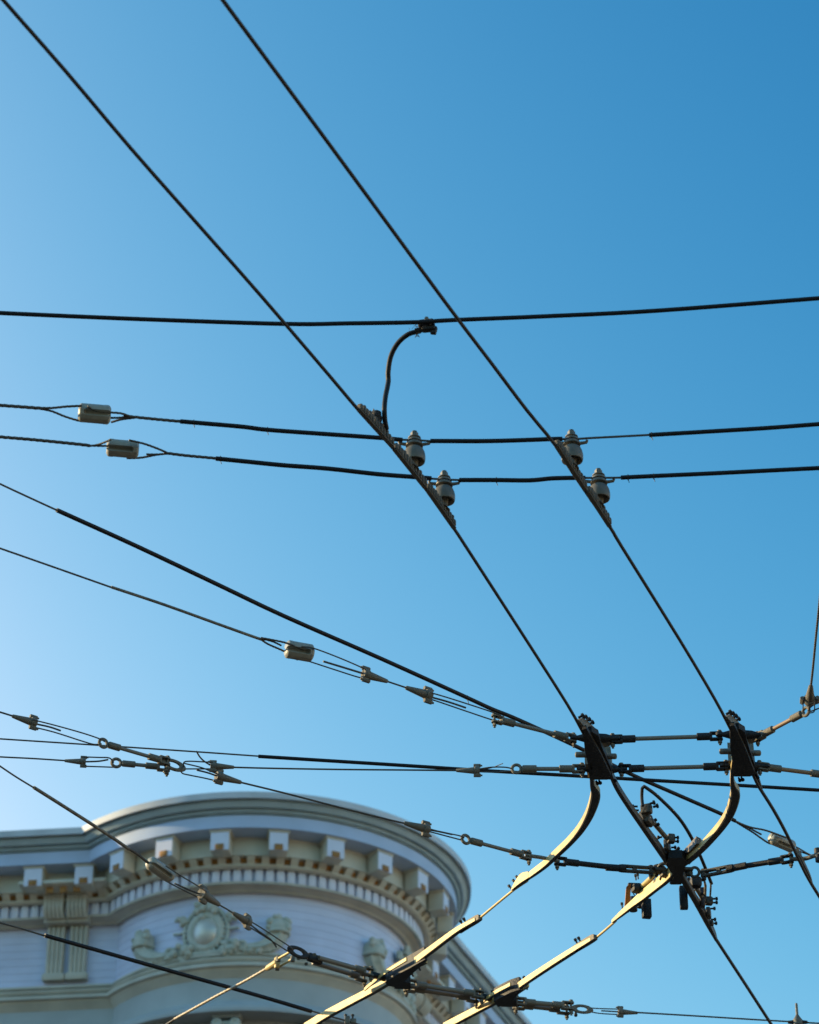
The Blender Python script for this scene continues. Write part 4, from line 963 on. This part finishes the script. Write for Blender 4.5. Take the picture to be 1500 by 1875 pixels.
k3 = mpp(318, 1401, DR_); m3 = frame(P(318, 1401, DR_), P(340, 1408, DR_))
MB().torus((0, 0, 0), Vector((0, 1, 0)), 8.5 * k3, 3.2 * k3, 28, 10, m3 @ Matrix.Diagonal((2.3, 1, 1, 1))).build('bow', M['iron'], sh)
b = MB(); b.lathe([(3 * k3, -16 * k3), (3 * k3, 14 * k3)], 8, Matrix.Translation(P(304, 1402, DR_))); b.lathe([(5 * k3, -14 * k3), (5 * k3, -9 * k3)], 6, Matrix.Translation(P(304, 1402, DR_))); b.lathe([(5 * k3, 9 * k3), (5 * k3, 13 * k3)], 6, Matrix.Translation(P(304, 1402, DR_))); b.build('pin', M['brass'], sh)
t = guy('guy_wire', 'thin level guy wire from the shackle to the level eye rod at the crossover', 'guy wire', GG)
wire(MB(), [(336, 1404), (337, 1396), (346, 1394), (370, 1395), (390, 1396)], DR_, 2.6).build('loop', M['strand'], t)
wire(MB(), [(332, 1408), (360, 1408), (388, 1408)], DR_, 2.6).build('loop', M['strand'], t)
wire(MB(), [(385, 1401), (374, 1394), (366, 1386), (360, 1376)], DR_ + .004, 3.0).build('tail', M['strand'], t)
wire(MB(), [(424, 1405), (500, 1407), (620, 1409), (740, 1410), (840, 1411)], DR_, 3.2, n=3).build('strand', M['strand'], t)
wire(MB(), [(872, 1409), (900, 1405), (925, 1405), (940, 1408)], DR_, 2.6).build('loop', M['strand'], t)
wire(MB(), [(872, 1413), (910, 1414), (940, 1412)], DR_, 2.6).build('loop', M['strand'], t)
wire(MB(), [(872, 1411), (900, 1406), (921, 1398)], DR_, 1.6).build('tail', M['strand'], t)
wedge_clamp((429, 1405), (390, 1403), DR_, 'wedge clamp with a curled wire tail beside the shackle', .2)
wedge_clamp((835, 1411), (874, 1411), DR_, 'wedge clamp on the level guy wire just before the crossover eye rod')
t = guy('guy_wire', 'thin guy wire crossing in front of the turret cornice', 'guy wire', GG)
wire(MB(), [(331, 1408), (334, 1416), (350, 1420), (375, 1425), (400, 1431)], DR_, 2.6).build('loop', M['strand'], t)
wire(MB(), [(338, 1398), (370, 1406), (400, 1418)], DR_, 2.6).build('loop', M['strand'], t)
wire(MB(), [(360, 1410), (380, 1415), (400, 1422)], DR_, 3.2).build('tail', M['strand'], t)
wire(MB(), [(438, 1432), (520, 1452), (620, 1478), (700, 1498), (746, 1509)], DR_, 3.4, n=3).build('strand', M['strand'], t)
wire(MB(), [(776, 1515), (810, 1524), (840, 1530), (850, 1534)], DR_, 2.6).build('loop', M['strand'], t)
wire(MB(), [(776, 1520), (810, 1529), (844, 1538)], DR_, 2.6).build('loop', M['strand'], t)
wire(MB(), [(778, 1518), (805, 1523), (828, 1528)], DR_, 3.4).build('tail', M['strand'], t)
wedge_clamp((442, 1433), (401, 1422), DR_, 'wedge clamp below the one with the curled tail')
wedge_clamp((740, 1507), (780, 1518), DR_, 'wedge clamp in front of the turret cornice rim')
# level black cable behind the crossovers
t = guy('guy_cable', 'nearly level cable, thin then black sleeved, passing behind both crossovers', 'guy wire', GG)
wire(MB(), [(-40, 1350), (0, 1353), (200, 1366), (350, 1376), (478, 1385)], .16, 3.0, 4, 0, n=3).build('strand', M['strand'], t)
wire(MB(), [(473, 1385), (600, 1393), (760, 1403), (900, 1412), (1076, 1422), (1212, 1430), (1350, 1438), (1500, 1447), (1560, 1451)], .16, 6.6, 0, 5, n=3, seg=12).build('sleeve', M['rubber'], t)
# steep guy across the turret
t = guy('guy_wire', 'sleeved guy wire dropping steeply to the insulator over the dentil row', 'guy wire', GG)
wire(MB(), [(-40, 1376), (0, 1403), (30, 1423), (66, 1445)], DR_, 3.2, 4, 0).build('strand', M['strand'], t)
wire(MB(), [(62, 1442), (130, 1485), (200, 1530), (236, 1555)], DR_, 6.4, n=4, seg=12).build('sleeve', M['iron'], t)
wire(MB(), [(230, 1551), (250, 1563), (270, 1579), (288, 1590)], DR_, 5.2, twisted=True).build('strand', M['strand'], t)
strain_insulator((274, 1579), (313, 1606), DR_, 'strain insulator in front of the turret dentil row', 26, R(122))
t = guy('guy_wire', 'short steep guy wire with two wedge clamps in front of the turret wall', 'guy wire', GG)
wire(MB(), [(304, 1586), (330, 1603), (360, 1621), (378, 1633)], DR_, 2.4).build('loop', M['strand'], t)
wire(MB(), [(296, 1609), (320, 1622), (350, 1637), (370, 1646)], DR_, 2.4).build('loop', M['strand'], t)
wire(MB(), [(320, 1618), (345, 1629), (370, 1639)], DR_, 3.4).build('tail', M['strand'], t)
wire(MB(), [(398, 1655), (414, 1664), (430, 1674)], DR_, 3.0).build('strand', M['strand'], t)
wire(MB(), [(450, 1682), (480, 1700), (510, 1720), (530, 1733), (537, 1740)], DR_, 2.4).build('loop', M['strand'], t)
wire(MB(), [(448, 1692), (480, 1712), (510, 1731), (535, 1747)], DR_, 2.4).build('loop', M['strand'], t)
wire(MB(), [(452, 1688), (475, 1706), (494, 1719), (502, 1728), (506, 1734)], DR_, 3.2).build('tail', M['strand'], t)
wedge_clamp((402, 1657), (372, 1638), DR_, 'wedge clamp over the turret wall above the cartouche')
wedge_clamp((427, 1672), (453, 1688), DR_, 'wedge clamp over the turret wall beside the cartouche')
sh = thing('shackle', 'dark chain shackle gathering guy wire and sunlit yoke in front of the turret', 'shackle', P(545, 1746, DR_))
k4 = mpp(545, 1746, DR_); m4 = frame(P(546, 1744, DR_), P(570, 1753, DR_))
MB().torus((0, 0, 0), Vector((0, 1, 0)), 8 * k4, 3.2 * k4, 28, 10, m4 @ Matrix.Diagonal((2.4, 1, 1, 1))).build('bow', M['iron_dark'], sh)
b = MB(); b.box((0, 0, 0), (34 * k4, 12 * k4, 16 * k4), frame(P(576, 1756, DR_), P(600, 1765, DR_)), 4 * k4); b.build('body', M['iron_dark'], sh)
bolts([(549, 1755), (563, 1765), (578, 1748), (586, 1752)], DR_, 3.4, 9, (-.2, -.6, -.3), 'bolt', sh, 'brass')
# paired rods through the two frogs
GD = 'paired tie rods crossing the sunlit rails'
up_ = Vector((0, 0, 1))
tie_rod((584, 1754), (676, 1780), DR_, 'upper rod of the pair between the chain shackle and the first frog', ea='none', w=9, sock=13, ls=20, group=GD)
tie_rod((572, 1762), (664, 1790), DR_ - .005, 'lower rod of the pair between the chain shackle and the first frog', ea='none', w=9, sock=13, ls=18, group=GD)
tie_rod((752, 1801), (878, 1821), DR_, 'upper rod of the pair between the two frogs on the sunlit rails', w=9, sock=13, ls=20, group=GD)
tie_rod((748, 1809), (868, 1828), DR_ - .005, 'lower rod of the pair between the two frogs on the sunlit rails', w=9, sock=13, ls=20, group=GD)
tie_rod((950, 1834), (1042, 1842), DR_, 'upper rod of the pair beyond the second frog', w=9, sock=13, ls=20, m='rod', group=GD)
tie_rod((948, 1841), (1034, 1850), DR_ - .005, 'lower rod of the pair beyond the second frog', w=8, sock=12, ls=18, m='rod', group=GD)
for a, b_, lab in (((676, 1783), (712, 1794), 'black bar entering the first frog'), ((876, 1823), (912, 1832), 'black bar entering the second frog')):
    q = MB(); A, B = P(*a, DR_), P(*b_, DR_); kk = mpp(*a, DR_)
    q.box(((B - A).length / 2, 0, 0), ((B - A).length, 12 * kk, 9 * kk), frame(A, B), 2 * kk)
    tag(q.build('frog_bar', M['iron_dark']), lab + ' on the sunlit rail', 'bar', 'frog bars')
sh = thing('shackle', 'iron shackle in open sky beyond the second frog', 'shackle', P(1068, 1848, DR_))
k5 = mpp(1068, 1848, DR_); m5 = frame(P(1066, 1848, DR_), P(1086, 1850, DR_))
MB().torus((0, 0, 0), Vector((0, 1, 0)), 6.5 * k5, 2.6 * k5, 26, 10, m5 @ Matrix.Diagonal((2.4, 1, 1, 1))).build('bow', M['iron'], sh)
bolts([(1046, 1846), (1054, 1852)], DR_, 3.4, 12, (0, -.4, -1), 'bolt', sh)
t = guy('guy_wire', 'thin wire leaving the last shackle toward the small mast fitting', 'guy wire', GG)
wire(MB(), [(1082, 1846), (1100, 1847), (1134, 1848)], DR_, 2.2).build('loop', M['strand'], t)
wire(MB(), [(1082, 1853), (1100, 1856), (1134, 1858)], DR_, 2.2).build('loop', M['strand'], t)
wire(MB(), [(1101, 1851), (1118, 1852), (1134, 1853)], DR_, 2.6).build('tail', M['strand'], t)
wire(MB(), [(1164, 1854), (1250, 1859), (1380, 1867), (1500, 1874), (1560, 1878)], DR_, 3.0, 0, 5, n=3).build('strand', M['strand'], t)
wedge_clamp((1168, 1855), (1136, 1853), DR_, 'wedge clamp in open sky beyond the last shackle')
# sunlit yoke and strand
t = thing('yoke_end', 'sunlit yoke end pinned to the chain shackle in front of the turret', 'yoke', P(500, 1768, DR_))
b = MB(); A, B = P(490, 1773, DR_), P(507, 1763, DR_); m6 = frame(A, B) @ Matrix.Scale(k4, 4); L = (B - A).length / k4
b.lathe([(3.5, -4), (5.5, 2), (7, L), (6, L + 3)], 14, m6, 'X'); b.box((L, 0, 0), (8, 9, 22), m6, 2.5); b.build('socket', M['rail'], t)
for a, b_ in (((509, 1756), (535, 1741)), ((510, 1771), (537, 1755))):
    MB().tube([P(*a, DR_), P(*b_, DR_)], 2.4 * k4, 10).build('leg', M['rail'], t)
for p in ((510, 1756), (508, 1772), (536, 1756)): MB().lathe([(4.2 * k4, -5 * k4), (4.2 * k4, 5 * k4)], 10, Matrix.Translation(P(*p, DR_))).build('pin', M['brass'], t)
t = guy('guy_wire', 'pale sunlit steel strand running down across the lower turret from the yoke', 'guy wire', GG)
wire(MB(), [(493, 1771), (444, 1799), (400, 1822), (360, 1844), (320, 1866)], DR_, 5.2, twisted=True).build('strand', M['strand_sunlit'], t)
wire(MB(), [(322, 1865), (310, 1873), (290, 1886)], DR_, 4.4, 0, 4).build('sleeve', M['rubber'], t)
# lowest black cable
t = guy('guy_cable', 'lowest black cable crossing the building in front of the console brackets', 'guy wire', GG)
wire(MB(), [(-40, 1679), (0, 1690), (40, 1701), (86, 1715)], .05, 3.4, 4, 0).build('strand', M['strand'], t)
wire(MB(), [(82, 1713), (167, 1737), (333, 1784), (430, 1811), (500, 1831), (570, 1852)], .05, 7.4, n=4, seg=12).build('sleeve', M['rubber'], t)
wire(MB(), [(566, 1850), (600, 1860), (626, 1867), (670, 1880), (720, 1896)], .05, 3.2, 0, 4).build('strand', M['strand'], t)
t = thing('cable_clip', 'small pale clip on the lowest black cable under the sunlit rail', 'clip', P(638, 1868, .05))
b = MB(); b.box((0, 0, 0), (10 * k4, 10 * k4, 18 * k4), Matrix.Translation(P(636, 1869, .05)), 2 * k4); b.box((0, 0, 0), (12 * k4, 8 * k4, 10 * k4), Matrix.Translation(P(647, 1870, .05)), 2 * k4); b.build('body', M['brass'], t)
bolts([(633, 1866), (646, 1866)], .06, 3, 9, (0, -.3, 1), 'bolt', t)
# bottom edge: mast fitting on the thin wire, vertical guy at the frame edge
t = thing('line_fitting', 'small upright fitting standing on the thin wire beyond the last shackle', 'insulator', P(1461, 1872, DR_))
m7 = Matrix.Translation(P(1461, 1872, DR_)) @ Matrix.Scale(mpp(1461, 1872, DR_), 4)
b = MB(); b.lathe([(9, -6), (9, 4), (5, 10), (3, 14)], 14, m7); b.build('base', M['brass'], t)
b = MB(); b.lathe([(2.6, 12), (2.3, 36), (2.0, 37)], 10, m7); b.build('pin', M['brass'], t)
b = MB(); b.lathe([(2.8, -18), (4, -8), (4, 8), (2.8, 18)], 10, m7, 'X'); b.build('saddle', M['iron_dark'], t)
t = guy('guy_wire', 'twisted strand rising from the wedge clamp over the orange rod', 'guy wire', GG)
wire(MB(), [(1485, 1258), (1489, 1222), (1494, 1170), (1500, 1112), (1505, 1060)], DR_, 4.4, 0, 4, twisted=True).build('strand', M['strand'], t)
wire(MB(), [(1472, 1276), (1471, 1288), (1471, 1300), (1474, 1306)], DR_, 2.2).build('loop', M['strand'], t)
wire(MB(), [(1493, 1280), (1492, 1290), (1491, 1303), (1482, 1306)], DR_, 2.2).build('loop', M['strand'], t)
wire(MB(), [(1483, 1278), (1483, 1286), (1482, 1299)], DR_, 4).build('tail', M['strand'], t)
wedge_clamp((1485, 1256), (1483, 1282), DR_, 'upright tan wedge clamp hanging over the orange rod', R(90))
t = guy('guy_wire', 'two thin dark wires leaving the eye of the orange rod', 'guy wire', GG)
wire(MB(), [(1482, 1297), (1490, 1291), (1500, 1287), (1540, 1276)], DR_, 2.6, 0, 4).build('strand', M['rubber'], t)
wire(MB(), [(1480, 1304), (1490, 1301), (1500, 1297), (1540, 1284)], DR_, 2.6, 0, 4).build('strand', M['rubber'], t)
